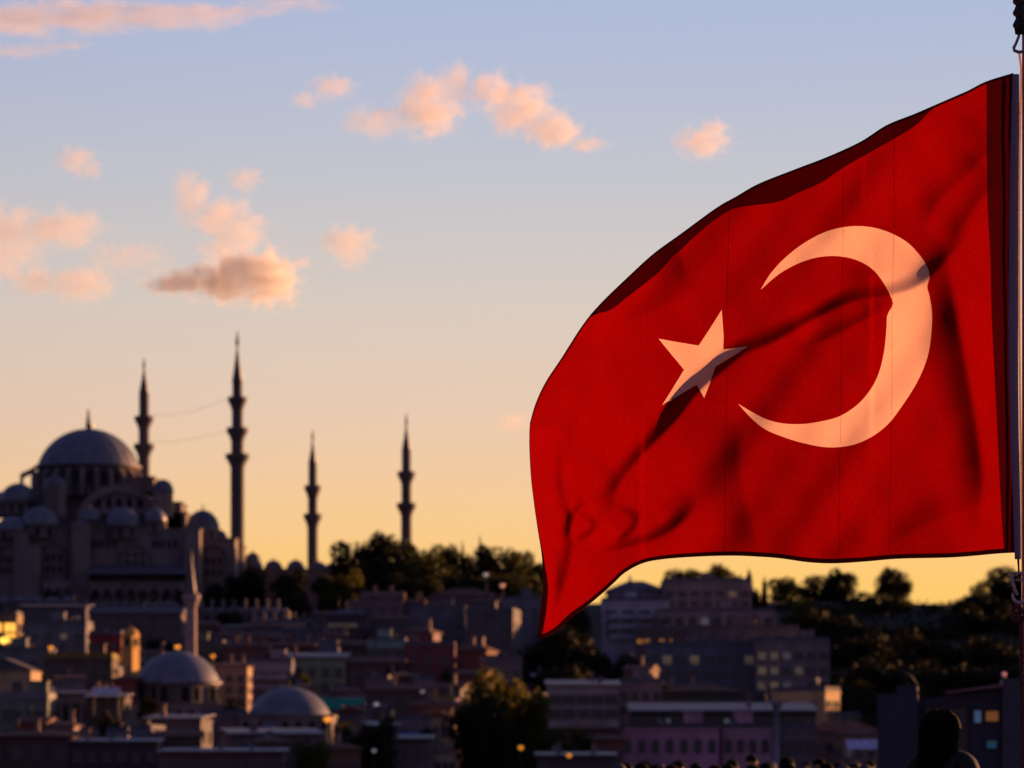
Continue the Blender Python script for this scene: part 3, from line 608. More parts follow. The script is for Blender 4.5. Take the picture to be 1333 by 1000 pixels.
stone('aisle_wall', -40, 246, 690, 800, 966, 40)
stone('end_wall', 236, 306, 702, 800, 975, 40)
stone('end_wall', -60, 30, 690, 800, 972, 30)
for xa, xb, ya in ((18, 36, 694), (94, 116, 684), (240, 260, 690), (36, 52, 712)): 
    p = stone('pier', xa, xb, ya, 800, 961, 6)
mb = MB(); a, b = mx_(94, 961), mx_(116, 961); mb.add([(a-.3, -39.3, mz_(684, 961)+.4), (b+.3, -39.3, mz_(684, 961)+.4), (b+.3, -33, mz_(684, 961)+.4), (a-.3, -33, mz_(684, 961)+.4), ((a+b)/2, -36, mz_(676, 961))], [(0, 1, 4), (1, 2, 4), (2, 3, 4), (3, 0, 4)]); mb.build('pier_cap', LEADD, mq)
# blind arches
def blind(x, yt, yb, w_, Y, name='blind_arch'):
    r = link(name, None, mq) if False else None
    cx, zb, hw = mx_(x, Y), mz_(yb, Y), W(w_/2, Y); h = mz_(yt, Y)-zb; n = 12
    out = [(cx-hw, zb), (cx+hw, zb)]+[(cx+hw*math.cos(t), zb+h-hw+hw*math.sin(t)) for t in np.linspace(0, math.pi, n)]
    mb = MB(); s = 1.14; m = len(out); yy = Y-o0.y
    o2 = [(cx+(px-cx)*s, zb if pz <= zb+.01 else zb+h-hw+(pz-zb-h+hw)*s) for px, pz in out]
    v = [(px, yy-.5, pz) for px, pz in o2]+[(px, yy-.5, pz) for px, pz in out]+[(px, yy, pz) for px, pz in o2]+[(px, yy, pz) for px, pz in out]; f = []
    for i in range(1, m): j = (i+1) % m; f += [(i, j, m+j, m+i), (j, i, 2*m+i, 2*m+j), (m+i, m+j, 3*m+j, 3*m+i)]
    mb.add(v, f); o = mb.build(name, STONE2, mq)
    for row in (.15, .5):
        for j in (-1, 0, 1): add_window(o, cx+j*hw*.55, yy, zb+h*row, hw*.24, h*.2, 'arch', VOID)
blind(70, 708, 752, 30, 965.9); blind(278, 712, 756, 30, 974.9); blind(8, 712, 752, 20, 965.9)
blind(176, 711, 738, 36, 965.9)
for x in (121, 127, 133, 141, 149, 200, 206, 212, 220, 228): add_window(mq, mx_(x, 966), 966-o0.y, mz_(713, 966), .7, 1.9, 'arch', VOID)
# lean-to roof over the side arcade
Y = 955; mb = MB(); a, b = mx_(115, Y), mx_(242, Y); y0, y1 = Y-o0.y-3, 966-o0.y+.5
mb.add([(a, y0, mz_(748, Y)), (b, y0, mz_(748, Y)), (b, y1, mz_(737, 966)), (a, y1, mz_(737, 966)), (a, y0, mz_(746, Y)), (b, y0, mz_(746, Y)), (b, y1, mz_(735, 966)), (a, y1, mz_(735, 966))], [(0, 3, 2, 1), (4, 5, 6, 7), (0, 1, 5, 4), (1, 2, 6, 5), (2, 3, 7, 6), (3, 0, 4, 7)]); mb.build('arcade_roof', LEADD, mq)
def arcade(x0, x1, yt, yb, Y, n, name='arcade', solid=None):
    a, b, zt, zb = mx_(x0, Y), mx_(x1, Y), mz_(yt, Y), mz_(yb, Y); cw = (b-a)/n; yy = Y-o0.y; mb = MB()
    for k in range(n):
        c = a+(k+.5)*cw; r_ = cw*.38; zs = zb+(zt-zb)*.45; m = 10; top = [(c+r_*math.cos(t), zs+min(r_, (zt-zs)*.8)*math.sin(t)) for t in np.linspace(math.pi, 0, m)]
        for i in range(m-1):
            (p, q), (p2, q2) = top[i], top[i+1]; mb.add([(p, yy, q), (p2, yy, q2), (p2, yy, zt), (p, yy, zt)], [(0, 1, 2, 3)]); mb.add([(p, yy, q), (p2, yy, q2), (p2, yy+1, q2), (p, yy+1, q)], [(3, 2, 1, 0)])
        mb.box(c-cw/2, c-r_, yy, yy+1, zs, zt); mb.box(c+r_, c+cw/2, yy, yy+1, zs, zt)
        mb.box(c-cw/2, c-cw/2+cw*.07, yy+.2, yy+.8, zb, zs); mb.box(c+cw/2-cw*.07, c+cw/2, yy+.2, yy+.8, zb, zs)
    return mb.build(name, STONE, mq)
arcade(116, 240, 757, 786, 956, 8); arcade(56, 94, 757, 780, 960, 3)
# forecourt wall with its row of little domes
stone('courtyard_wall', 306, 436, 742, 800, 1010, 40)
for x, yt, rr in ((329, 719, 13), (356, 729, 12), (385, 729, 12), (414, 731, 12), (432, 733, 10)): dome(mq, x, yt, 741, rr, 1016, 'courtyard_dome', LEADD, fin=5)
for x in (318, 336, 354, 372, 390, 408, 426): add_window(mq, mx_(x, 1010), 1010-o0.y, mz_(770, 1010), 1.4, 2.6, 'arch', VOID)
stone('terrace_wall', -60, 440, 792, 840, 950, 8, STONE2)

# minarets
def minaret(label, x, Y, ytip, yfin, ycone, bal, w_cone, w_top, w_low, ybase, cat_g='minarets of the great mosque', ms=None):
    ms = ms or STONE2
    zb = Z(ybase, Y); r = thing('minaret', label, 'minaret', (X(x, Y), Y, zb), group=cat_g); zz = lambda y: Z(y, Y)-zb; hw = lambda p: W(p/2, Y)
    n = len(bal)
    ys_ = [ycone]+bal+[ybase]; prof = []
    wid = [w_top+(w_low-w_top)*k/max(1, n) for k in range(n+1)]
    for k in range(n+1):
        prof += [(hw(wid[k]), zz(ys_[k])), (hw(wid[k]), zz(ys_[k+1])+.01)]
    prof = prof[::-1]; mb = MB(); mb.lathe([(hw(w_low*1.35), -6)]+[(hw(w_low*1.3), zz(ybase)+.1), (hw(w_low), zz(ybase)+3)]+prof[1:], 0, 0, 16, smooth=False); mb.build('shaft', ms, r)
    for k, yb in enumerate(bal):
        wk = wid[k]; ww = wid[k+1]; top = hw(wk*1.85+1); mb = MB()
        mb.lathe([(hw(ww)*1.0, zz(yb+14)), (hw(ww)*1.12, zz(yb+11)), (hw(ww)*1.25, zz(yb+8)), (top*.86, zz(yb+4)), (top, zz(yb+2)), (top, zz(yb-4)), (top*.93, zz(yb-4)), (top*.93, zz(yb+1)), (hw(wk), zz(yb+1))], 0, 0, 16, smooth=False); mb.build('balcony', ms, r)
    mb = MB(); mb.lathe([(hw(w_cone), zz(ycone)-.2), (hw(w_cone)*1.12, zz(ycone)), (hw(w_cone)*.82, zz(ycone-(ycone-yfin)*.25)), (hw(w_cone)*.42, zz(ycone-(ycone-yfin)*.62)), (.14, zz(yfin))], 0, 0, 16); sp_ = mb.build('spire', LEADD, r)
    finial(sp_, 0, 0, zz(yfin)-.2, W(yfin-ytip, Y)); return r
minaret('tallest minaret in view, with three balconies, right of the great dome', 309, 988, 430, 448, 497, [521, 561, 595], 13, 13, 18, 740)
minaret('minaret with two balconies showing, rising just behind the right side of the great dome', 187.5, 1045, 464, 477, 512, [546, 582], 12, 13, 15, 740)
minaret('shorter minaret above the row of courtyard domes, lowest of the four', 407, 1050, 558, 571, 603, [636, 673], 10, 11, 13.5, 760)
minaret('shorter minaret rising out of the big dark trees, rightmost of the four', 529, 1060, 537, 551, 586, [618, 659], 11, 12, 14, 760)
for lab, ps in (('upper thin cable strung between the two tall minarets', [(196, 541, 1040), (222, 541, 1026), (250, 536, 1010), (275, 528, 1000), (301, 518, 989)]), ('lower faint cable strung between the two tall minarets', [(196, 574, 1040), (225, 576, 1026), (258, 570, 1010), (301, 561, 989)])):
    pts_ = [Vector((X(x, Y), Y, Z(y, Y))) for x, y, Y in ps]; o1 = pts_[0]; mb = MB(); mb.tube([p-o1 for p in pts_], .038, 5); props(mb.build('light_cable', METAL, None, o1), lab, 'cable', 'cables between the minarets')

# ------------------------------------------------------------------ town on the slope
GRY, BRN, RED_, TAN, PNK, WHT, GRN, TEAL = (.12, .11, .14), (.10, .075, .07), (.15, .05, .05), (.26, .19, .15), (.27, .13, .19), (.34, .31, .36), (.20, .25, .20), (.20, .32, .33)
H_ = house
# left side, near to far
H_('gabled_house', 'pale beige house with a plain gabled end wall at the left edge', -30, 40, 872, 560, 12, (.42, .30, .20), 'gabley', 16, rows=1, cols=2, wh=1.2, rc=SLATE)
H_('concrete_house', 'grey green house with a wide dark window below the beige gable', -30, 62, 908, 535, 10, (.16, .19, .17), 'flat', rows=2, cols=3, ww=2.4, rc=PALE)
H_('flat_roofed_house', 'low grey house with one square window above the beige gable', -20, 64, 848, 640, 10, (.17, .18, .20), 'flat', rows=1, cols=2, ybot=866)
H_('terrace_house', 'grey blue house with dark square windows above the dark yellow shop', 34, 112, 812, 720, 12, (.17, .17, .21), 'flat', rows=2, cols=4, lits=(2,), ybot=848)
H_('red_house', 'deep red house left of the golden domed turret', 116, 158, 826, 690, 12, (.20, .035, .04), 'flat', rows=1, cols=2, ybot=845, ww=.7)
H_('shop', 'low brown shop with a dull yellow fascia left of the golden turret', 58, 146, 856, 620, 10, BRN, 'flat', rc=mat('yellow_fascia', (.20, .15, .02)), rows=2, cols=4, ww=2.0, ybot=895)
H_('striped_house', 'small house with red and white striped front in the lower left', 66, 132, 903, 560, 10, (.22, .17, .18), 'pale', 4, rows=1, cols=5, wh=2.6, ww=.8, ybot=940)
H_('brick_house', 'brown brick house with a white awning in front of the left dome', 112, 162, 908, 545, 9, BRN, 'pale', 6, rows=2, cols=2, ybot=960)
H_('low_brown_house', 'low dark brown house in the bottom left corner', -20, 90, 958, 500, 9, (.10, .06, .06), 'hip', 8, rows=1, cols=4, ybot=992)
H_('long_roofed_house', 'long dark house at the bottom edge below the left dome', 92, 205, 966, 500, 9, (.08, .06, .08), 'pale', 5, rows=1, cols=6, ybot=995)
H_('market_hall', 'low brown market hall with a pale roof edge along the bottom left', 208, 368, 979, 485, 12, (.16, .09, .09), 'pale', 5, rows=1, cols=10, ybot=999, ww=1.0)
H_('yellow_lit_house', 'small house at the far left edge whose upper windows glint orange in the sun', -14, 22, 800, 745, 9, (.30, .20, .12), 'flat', rows=2, cols=2, ybot=838, lits=(0, 1, 3), litc=LITO, ww=2.2, wh=1.7)  # window emission stands in for orange sun glints on this house
H_('slate_roofed_house', 'dark house with a pale slate roof under the great mosque', 24, 112, 790, 815, 12, (.12, .11, .15), 'pale', 5, rows=1, cols=4, ybot=808, lits=(3,), litc=GLOWA)
H_('dormered_house', 'dark house with a long roof behind the golden turret', 116, 236, 798, 800, 12, (.12, .09, .10), 'gable', 9, rows=1, cols=6, ybot=818, rc=SLATE)
# golden turret
r = thing('domed_turret', 'small domed turret glowing gold in the low sun left of the front dome', 'tower', (X(170, 655), 655, terr(X(170, 655), 655)-1)); zb = r.location.z; Yt = 655
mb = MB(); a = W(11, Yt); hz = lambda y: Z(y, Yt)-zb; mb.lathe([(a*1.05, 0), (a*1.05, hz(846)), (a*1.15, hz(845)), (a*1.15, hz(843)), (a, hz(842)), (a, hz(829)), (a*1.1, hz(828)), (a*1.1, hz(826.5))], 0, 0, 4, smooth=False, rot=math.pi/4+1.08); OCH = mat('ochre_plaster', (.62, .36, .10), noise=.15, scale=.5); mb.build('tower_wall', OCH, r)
mb = MB(); mb.lathe([(p, hz(826.5)+q) for p, q in cap_prof(a*1.0, W(9, Yt))], 0, 0, 16); dm = mb.build('dome', OCH, r); finial(dm, 0, 0, hz(818), 1.0)
for an in (-.49, -2.06): add_window(r, a*.72*math.cos(an), a*.72*math.sin(an), hz(841), .8, 1.3, 'arch', VOID, an+math.pi/2)
H_('orange_house', 'small orange red house at the foot of the golden turret', 148, 186, 856, 668, 8, (.55, .2, .07), 'hip', 6, rows=1, cols=2, ybot=872, rz=.95)
# middle: behind the front domes
H_('tan_townhouse', 'tan townhouse with a red cornice right of the left dome', 274, 322, 866, 650, 12, (.36, .24, .18), 'hip', 5, rows=3, cols=3, ybot=920, lits=(6,), litc=LITO)
H_('banded_house', 'grey house with white balcony bands beside the tan townhouse', 322, 380, 862, 672, 12, (.28, .26, .34), 'flat', rows=2, cols=4, ybot=898, balc=True, ww=1.4)
H_('pale_green_townhouse', 'pale green townhouse with dark windows and a light roof', 362, 450, 856, 690, 14, (.24, .29, .20), 'pale', 8, rows=2, cols=5, ybot=905, rc=PALE)
H_('red_gabled_house', 'dark red house with chimneys on its ridge behind the tan townhouse', 290, 350, 842, 735, 10, (.19, .08, .075), 'gable', 7, rows=1, cols=3, ybot=862, chim=3)
H_('brown_gabled_house', 'dark red brown house left of the pale green roof', 352, 410, 840, 740, 10, (.13, .06, .07), 'gable', 5, rows=1, cols=3, ybot=856, chim=1)
H_('olive_house', 'dull olive house directly behind the top of the left dome', 232, 290, 838, 745, 12, (.14, .16, .11), 'flat', rows=1, cols=4, ybot=856)
H_('low_terrace', 'long low grey terrace under the courtyard outbuildings', 258, 360, 826, 800, 10, (.20, .16, .17), 'pale', 3, rows=1, cols=8, ybot=842)
H_('grey_rowhouse', 'grey rowhouse with a lit eave left of the dark gardens', 362, 428, 822, 810, 10, (.14, .13, .16), 'flat', rows=1, cols=5, ybot=840)
H_('ochre_eaved_house', 'wide roofed dark house with a pale lit strip under the eaves', 428, 478, 800, 830, 12, (.10, .08, .09), 'hip', 9, rows=1, cols=4, ybot=818, lits=(0, 1, 2), litc=GLOWA, ww=2.2, rc=SLATE)
# old school with domed cells below the mosque
def row_of_cells(label, x0, x1, y, Y, n, h=12):
    r = thing('domed_outbuilding', label, 'outbuilding', (X((x0+x1)/2, Y), Y, Z(y, Y)-6), group='domed outbuildings below the mosque'); a = W(x1-x0, Y)/2; cw = 2*a/n
    mb = MB(); mb.box(-a, a, 0, 7, 0, 6); mb.build('wall', STONE2, r)
    for k in range(n):
        c = -a+(k+.5)*cw; mb = MB(); mb.lathe([(p, 6+q) for p, q in cap_prof(cw*.42, cw*.30)], c, 3.5, 14); d = mb.build('dome', LEAD, r)
        mb = MB(); mb.box(c-cw*.5-.35, c-cw*.5+.35, .2, 1.0, 5.9, 6+W(h, Y)*.75); mb.lathe([(.5, 6+W(h, Y)*.75), (0, 6+W(h, Y))], c-cw*.5, .6, 8); mb.build('chimney', STONE, r)
        add_window(r, c, 0, 3.3, 1.0, 1.7, 'arch', VOID)
row_of_cells('row of domed stone cells with white chimneys below the courtyard wall', 262, 376, 795, 905, 8, 16)
row_of_cells('second row of domed stone cells, right of the minaret below the great mosque', 330, 436, 808, 880, 8)
row_of_cells('row of small domed cells directly under the side arcade of the great mosque', 112, 232, 788, 925, 9, 7)
row_of_cells('row of low domed cells at the left edge under the great mosque', -30, 96, 782, 935, 6, 6)
# middle right hillside
H_('apartment_house', 'pinkish old house with a gabled roof at the edge of the big trees', 470, 524, 778, 880, 12, (.20, .13, .16), 'gable', 10, rows=2, cols=3, ybot=808, chim=2)
H_('stone_house', 'long grey stone house with two rows of windows left of the dark block', 472, 552, 806, 845, 12, (.16, .13, .15), 'hip', 7, rows=2, cols=4, ybot=838)
H_('apartment_block', 'dark grey apartment block with regular windows below the wooded hilltop', 534, 606, 792, 815, 14, (.15, .14, .18), 'flat', rows=4, cols=4, ybot=866)
H_('apartment_block', 'dark apartment block close left of the lower corner of the flag', 606, 668, 796, 800, 14, (.11, .10, .13), 'flat', rows=4, cols=3, ybot=866, rz=-.12)
H_('hipped_house', 'house with a broad dull red roof under the wooded hilltop', 560, 650, 776, 880, 12, (.17, .13, .15), 'hip', 12, rows=1, cols=5, ybot=796, lits=(4,), litc=GLOWA)
H_('upper_house', 'pale grey house right behind the lower tip of the flag', 652, 706, 780, 870, 12, (.20, .18, .22), 'flat', rows=2, cols=3, ybot=812)
H_('balconied_house', 'pale teal house front with white balcony posts in mid slope', 478, 528, 834, 735, 10, TEAL, 'flat', rows=1, cols=5, ybot=856, ww=1.6, wh=1.8)
H_('maroon_house', 'tall maroon house with few windows in mid slope', 526, 592, 840, 700, 12, (.16, .055, .07), 'flat', rows=2, cols=3, ybot=882, ww=.9)
H_('wooden_house', 'dark wooden house behind the teal awning', 452, 526, 862, 690, 12, (.11, .07, .07), 'gable', 8, rows=2, cols=4, ybot=900)
H_('brown_house', 'brown house with a lit doorway between the domes and the near tree', 478, 560, 898, 620, 10, (.12, .09, .08), 'hip', 9, rows=2, cols=4, ybot=935, lits=(5,), litc=GLOWA)
H_('rusty_roofed_house', 'low house with a rusty red roof left of the near tree', 530, 606, 918, 590, 10, (.13, .08, .08), 'hip', 10, rows=1, cols=4, ybot=945)
H_('market_house', 'house with pink plaster and a shop front behind the right end of the front dome', 428, 474, 900, 640, 9, (.26, .17, .22), 'hip', 6, rows=1, cols=3, ybot=918, lits=(2,), litc=LITO)
H_('low_stone_house', 'low dark stone house at the bottom edge left of the near tree', 452, 562, 962, 505, 10, (.14, .11, .13), 'pale', 5, rows=1, cols=6, ybot=992)
H_('white_kiosk', 'narrow pale house beside the blue tarpaulin', 516, 560, 938, 530, 7, (.26, .20, .23), 'flat', rows=1, cols=2, ybot=962)
# right side
H_('long_institution', 'long terraced hotel block under the trees, its dark roof rising to the right', 784, 872, 782, 860, 16, (.40, .37, .46), 'flat', rows=3, cols=4, ybot=832, ww=2.3, balc=True, bands=True, rc=SLATE)
H_('upper_block', 'flat roofed upper hotel block against the yellow sky, right of the sloping roof', 864, 978, 757, 880, 20, (.24, .19, .23), 'flat', rows=2, cols=7, ybot=792, lits=(5,), ww=1.8, rc=SLATE)
H_('sloping_wing', 'hotel wing whose long roof slopes down to the left at the flag edge', 792, 866, 768, 884, 18, (.22, .19, .24), 'hip', 14, rows=1, cols=5, ybot=788, ww=1.8, rc=SLATE)
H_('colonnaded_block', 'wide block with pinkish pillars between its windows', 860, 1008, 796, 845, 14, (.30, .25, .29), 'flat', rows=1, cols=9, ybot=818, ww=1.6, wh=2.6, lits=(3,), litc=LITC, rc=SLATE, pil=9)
H_('cafe_terrace', 'low terrace house with a row of dim orange windows below the pillared block', 828, 905, 820, 830, 8, (.11, .09, .10), 'flat', rows=1, cols=8, ybot=840, lits=(0, 1, 3, 4), litc=LITB, ww=1.1)
H_('upper_school', 'stepped top storey with two chimneys on the big grey block', 900, 1040, 818, 790, 16, (.18, .14, .16), 'flat', rows=1, cols=8, ybot=836, chim=4, rc=roofm((.12, .09, .10)))
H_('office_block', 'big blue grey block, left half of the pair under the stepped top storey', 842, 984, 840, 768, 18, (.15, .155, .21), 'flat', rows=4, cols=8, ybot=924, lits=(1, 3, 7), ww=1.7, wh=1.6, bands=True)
H_('brown_office_block', 'big brownish block with three columns of windows dimly reflecting the sky', 984, 1080, 834, 762, 18, (.25, .20, .21), 'flat', rows=4, cols=6, ybot=922, lits=(0, 1, 2, 6, 7, 9, 12, 13, 14), ww=1.5, wh=1.5)
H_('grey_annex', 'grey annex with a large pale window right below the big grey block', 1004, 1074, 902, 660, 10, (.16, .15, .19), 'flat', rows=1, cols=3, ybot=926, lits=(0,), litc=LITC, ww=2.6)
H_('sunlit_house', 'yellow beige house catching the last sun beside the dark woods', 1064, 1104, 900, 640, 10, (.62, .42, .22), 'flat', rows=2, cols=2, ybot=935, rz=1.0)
H_('red_roofed_house', 'house with a broad dark red roof right of the blue grey roof', 1052, 1146, 952, 590, 12, (.22, .14, .12), 'hip', 16, rows=1, cols=5, ybot=985, rc=roofm((.22, .07, .05)))
H_('white_banded_house', 'pale white house with three big windows right of the near tree', 713, 805, 892, 620, 12, (.36, .32, .38), 'pale', 8, rows=2, cols=5, ybot=938, ww=1.9, wh=1.5)
H_('mauve_house', 'mauve house between the white house and the blue grey roof', 805, 862, 888, 632, 12, (.24, .17, .21), 'flat', rows=2, cols=4, ybot=934, ww=1.0)
H_('eaved_house', 'dark house with a red roof and a long pale eave', 860, 966, 900, 645, 12, (.06, .07, .07), 'hip', 11, rows=1, cols=8, ybot=916)
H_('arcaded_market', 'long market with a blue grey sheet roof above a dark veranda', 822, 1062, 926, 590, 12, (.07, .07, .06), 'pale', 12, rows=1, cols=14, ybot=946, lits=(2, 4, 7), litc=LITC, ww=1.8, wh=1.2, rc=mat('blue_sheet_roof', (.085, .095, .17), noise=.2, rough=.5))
H_('pink_house', 'long magenta pink house with arched windows, left one of two', 808, 936, 948, 550, 10, (.50, .24, .37), 'flat', rows=1, cols=7, ybot=984, wk='arch', ww=.9, wh=1.9, rc=mat('old_gutter', (.10, .08, .09)))
H_('pink_house', 'short magenta pink house with arched windows, right one of two', 940, 1004, 948, 552, 10, (.48, .25, .36), 'flat', rows=1, cols=4, ybot=984, wk='arch', ww=.9, wh=1.9, rc=mat('old_gutter', (.10, .08, .09)))
H_('grey_shop', 'grey shop with pale windows right of the pink houses', 1016, 1062, 948, 556, 10, (.16, .14, .16), 'flat', rows=1, cols=3, ybot=985, ww=1.6)
H_('brown_market', 'brown market house with orange lamps right of the near tree', 716, 808, 948, 545, 10, (.15, .08, .09), 'hip', 8, rows=1, cols=5, ybot=985)
H_('cornice_house', 'dark house at the bottom edge right of the near tree', 700, 800, 984, 480, 8, (.10, .07, .09), 'pale', 4, rows=1, cols=5)

# ---- smaller houses filling the town
FL_ = [
 ('low_house', 'low shed with a pale roof just in front of the left drum', 188, 262, 936, 535, 8, GRY, 'pale', 6, 1, 4, {}),
 ('low_house', 'flat roofed house between the two front domes', 262, 318, 930, 560, 8, (.17, .13, .15), 'flat', 0, 2, 3, {}),
 ('low_house', 'long grey roof in front of the right dome', 300, 420, 956, 520, 9, (.15, .12, .14), 'pale', 8, 1, 6, {}),
 ('low_house', 'brown gabled cottage below the left dome', 205, 262, 958, 510, 8, BRN, 'gable', 8, 1, 3, {}),
 ('low_house', 'small dark cottage left of the yellow green bush', 330, 378, 966, 500, 7, (.12, .08, .08), 'hip', 7, 1, 2, {}),
 ('low_house', 'rust coloured house at the bottom edge right of the yellow green bush', 424, 470, 974, 490, 7, (.17, .08, .06), 'hip', 7, 1, 3, {}),
 ('row_house', 'narrow mauve house right of the teal awning', 474, 506, 884, 650, 8, (.20, .14, .18), 'flat', 0, 3, 2, {}),
 ('row_house', 'narrow brown house with three storeys behind the blue tarpaulin', 506, 540, 880, 655, 8, (.15, .10, .09), 'hip', 6, 3, 2, dict(lits=(3,))),
 ('row_house', 'pale narrow house left of the small dark tree', 540, 566, 886, 650, 8, (.24, .20, .22), 'flat', 0, 2, 2, {}),
 ('row_house', 'reddish narrow house partly behind the near tree', 592, 630, 878, 650, 8, (.17, .07, .08), 'gable', 8, 2, 2, {}),
 ('row_house', 'dim house with a grey gable above the rusty roof', 560, 600, 896, 625, 8, (.13, .12, .14), 'gable', 8, 2, 2, {}),
 ('row_house', 'low purple grey house left of the golden turret base', 108, 146, 872, 628, 8, (.18, .14, .20), 'flat', 0, 1, 2, {}),
 ('row_house', 'dark red awned house below the orange red one', 146, 176, 884, 600, 8, (.20, .05, .05), 'hip', 6, 1, 2, {}),
 ('row_house', 'white stuccoed house corner left of the striped house', 40, 68, 900, 575, 8, (.33, .30, .34), 'flat', 0, 2, 1, {}),
 ('row_house', 'brick red shack at the lower left with a bent roof', 20, 60, 940, 520, 7, (.22, .08, .06), 'gable', 7, 1, 2, dict(lits=(1,))),
 ('row_house', 'pale pink shack right of the bent roofed one', 60, 96, 944, 515, 7, (.28, .19, .20), 'hip', 6, 1, 2, {}),
 ('row_house', 'small slate grey house above the striped house', 74, 112, 884, 600, 8, (.16, .16, .20), 'gable', 6, 1, 2, {}),
 ('slope_house', 'red roofed house tucked below the domed cells, left', 186, 228, 806, 850, 9, (.18, .08, .07), 'hip', 9, 1, 3, dict(lits=(2,), litc=LITB)),
 ('slope_house', 'house with a rusty roof right behind the slim minaret', 240, 286, 814, 835, 9, (.16, .10, .09), 'gable', 7, 1, 3, {}),
 ('slope_house', 'pale slope house above the olive one', 284, 322, 816, 830, 9, (.26, .22, .24), 'pale', 4, 1, 3, {}),
 ('slope_house', 'slope house with a grey hipped roof above the chimneyed house', 322, 366, 816, 825, 9, (.17, .13, .15), 'hip', 7, 1, 3, {}),
 ('slope_house', 'bluish slope house above the pale green townhouse', 400, 440, 838, 760, 9, (.17, .18, .24), 'flat', 0, 1, 3, {}),
 ('slope_house', 'slope house with pale chimneys right above the light roof', 410, 452, 828, 780, 9, (.20, .16, .18), 'hip', 7, 1, 3, dict(chim=3)),
 ('slope_house', 'brown slope house left of the pale teal front', 446, 480, 840, 745, 9, (.14, .09, .08), 'gable', 8, 2, 2, {}),
 ('slope_house', 'mauve slope house above the maroon house', 520, 560, 822, 760, 9, (.20, .13, .17), 'hip', 7, 2, 3, {}),
 ('slope_house', 'dark red slope house right of the maroon house', 590, 634, 846, 720, 9, (.15, .06, .06), 'hip', 8, 2, 3, {}),
 ('slope_house', 'grey slope house behind the top of the near tree', 630, 680, 858, 700, 9, (.13, .12, .15), 'flat', 0, 2, 3, {}),
 ('hill_house', 'small pinkish house high on the slope beside the yellow green bush', 452, 478, 786, 900, 8, (.24, .15, .18), 'gable', 6, 1, 2, {}),
 ('hill_house', 'small dark house left of the lit eaves', 404, 432, 800, 870, 8, (.12, .10, .12), 'hip', 6, 1, 2, {}),
 ('hill_house', 'small house with a pale gable above the stone house', 518, 552, 786, 890, 8, (.22, .18, .19), 'gable', 8, 1, 2, {}),
 ('hill_house', 'house with a low grey roof right above the dark grey apartment block', 604, 646, 784, 868, 8, (.17, .15, .18), 'hip', 7, 1, 3, {}),
 ('shore_house', 'low red brown shop left of the left pink house', 776, 812, 962, 535, 7, (.18, .07, .07), 'hip', 6, 1, 3, {}),
 ('shore_house', 'tan house below the sunlit one', 1096, 1142, 956, 575, 7, (.30, .21, .16), 'hip', 6, 1, 3, dict(lits=(0,))),
 ('shore_house', 'grey green house behind the red roofed house', 1076, 1120, 932, 640, 8, (.15, .16, .15), 'flat', 0, 1, 3, {}),
 ('shore_house', 'dark house left of the grey annex', 962, 1006, 904, 668, 8, (.12, .10, .13), 'flat', 0, 1, 3, {}),
 ('shore_house', 'brown gabled house behind the mauve house', 812, 846, 872, 665, 8, (.16, .10, .10), 'gable', 8, 1, 2, {}),
]
for nm, lab, x0, x1, yt, Y, dp, c, rf, rhh, rw, cl, kw in FL_: house(nm, lab, x0, x1, yt, Y, dp, c, rf, rhh, rows=rw, cols=cl, ybot=yt+10+rw*3.0*F/Y, rz=random.Random(x0).choice([-.22, -.12, 0, .1, .2]), **kw)

# ---- the packed small houses of the slope, terrace by terrace
rq = random.Random(21); n_ = 0; CN = [('grey', GRY), ('brown', (.16, .11, .09)), ('dull red', (.19, .075, .07)), ('mauve', (.24, .16, .21)), ('cream', (.36, .29, .24)), ('slate blue', (.17, .18, .25)), ('tan', (.28, .20, .15)), ('pale', (.36, .33, .38))]
RN = [('flat', 'flat roofed'), ('hip', 'tile roofed'), ('gable', 'gabled'), ('pale', 'sheet roofed'), ('gabley', 'end gabled')]
ORD = ['first', 'second', 'third', 'fourth', 'fifth', 'sixth', 'seventh', 'eighth', 'ninth', 'tenth', 'eleventh', 'twelfth', 'thirteenth', 'fourteenth', 'fifteenth', 'sixteenth', 'seventeenth', 'eighteenth', 'nineteenth', 'twentieth', 'twenty-first', 'twenty-second', 'twenty-third', 'twenty-fourth']
TERR_N = ['lowest', 'second lowest', 'third lowest', 'middle', 'third highest', 'second highest', 'highest']
for ti, Y0 in enumerate((522, 585, 632, 684, 738, 792, 838)):
    x = -18; k = 0
    while x < (600 if Y0 < 600 else 700 if ti < 6 else 460):
        wpx = rq.uniform(26, 46); Y = Y0+rq.uniform(-8, 8); xm = x+wpx/2; ok_ = True
        if 150 < xm < 305 and 570 < Y < 700: ok_ = False
        if 300 < xm < 445 and 530 < Y < 630: ok_ = False
        if 600 < xm < 700 and Y < 600: ok_ = False
        if any(a_-6 < xm < b_+6 and Yh-12 < Y < Yh+d_+4 for a_, b_, Yh, d_ in HREG): ok_ = False
        if ok_:
            cn, cc = rq.choice(CN); rn, rl = rq.choice(RN); hgt = rq.uniform(5.2, 8.6); cc = tuple(c*rq.uniform(.85, 1.15) for c in cc)
            cc = tuple(round(c*20)/20 if c > .1 else round(c, 2) for c in cc); yt = HOR-(terr(X(xm, Y), Y)+hgt-CAMZ)/Y*F
            house('town_house', '%s %s house, %s of the gap filling houses on the %s terrace' % (cn, rl.replace(' ', '-'), ORD[k], TERR_N[ti]), x, x+wpx, yt, Y, 8, cc, rn, rq.uniform(5, 9), rows=2, cols=rq.choice([2, 3, 3, 4]), ybot=yt+8+6.0*F/Y, rz=rq.uniform(-.2, .25), lits=((rq.randrange(5),) if rq.random() < .18 else ()), side=1, balc=rq.random() < .2, group='small houses packed between the larger ones', top=6)
            k += 1
        x += wpx+rq.uniform(-3, 9)
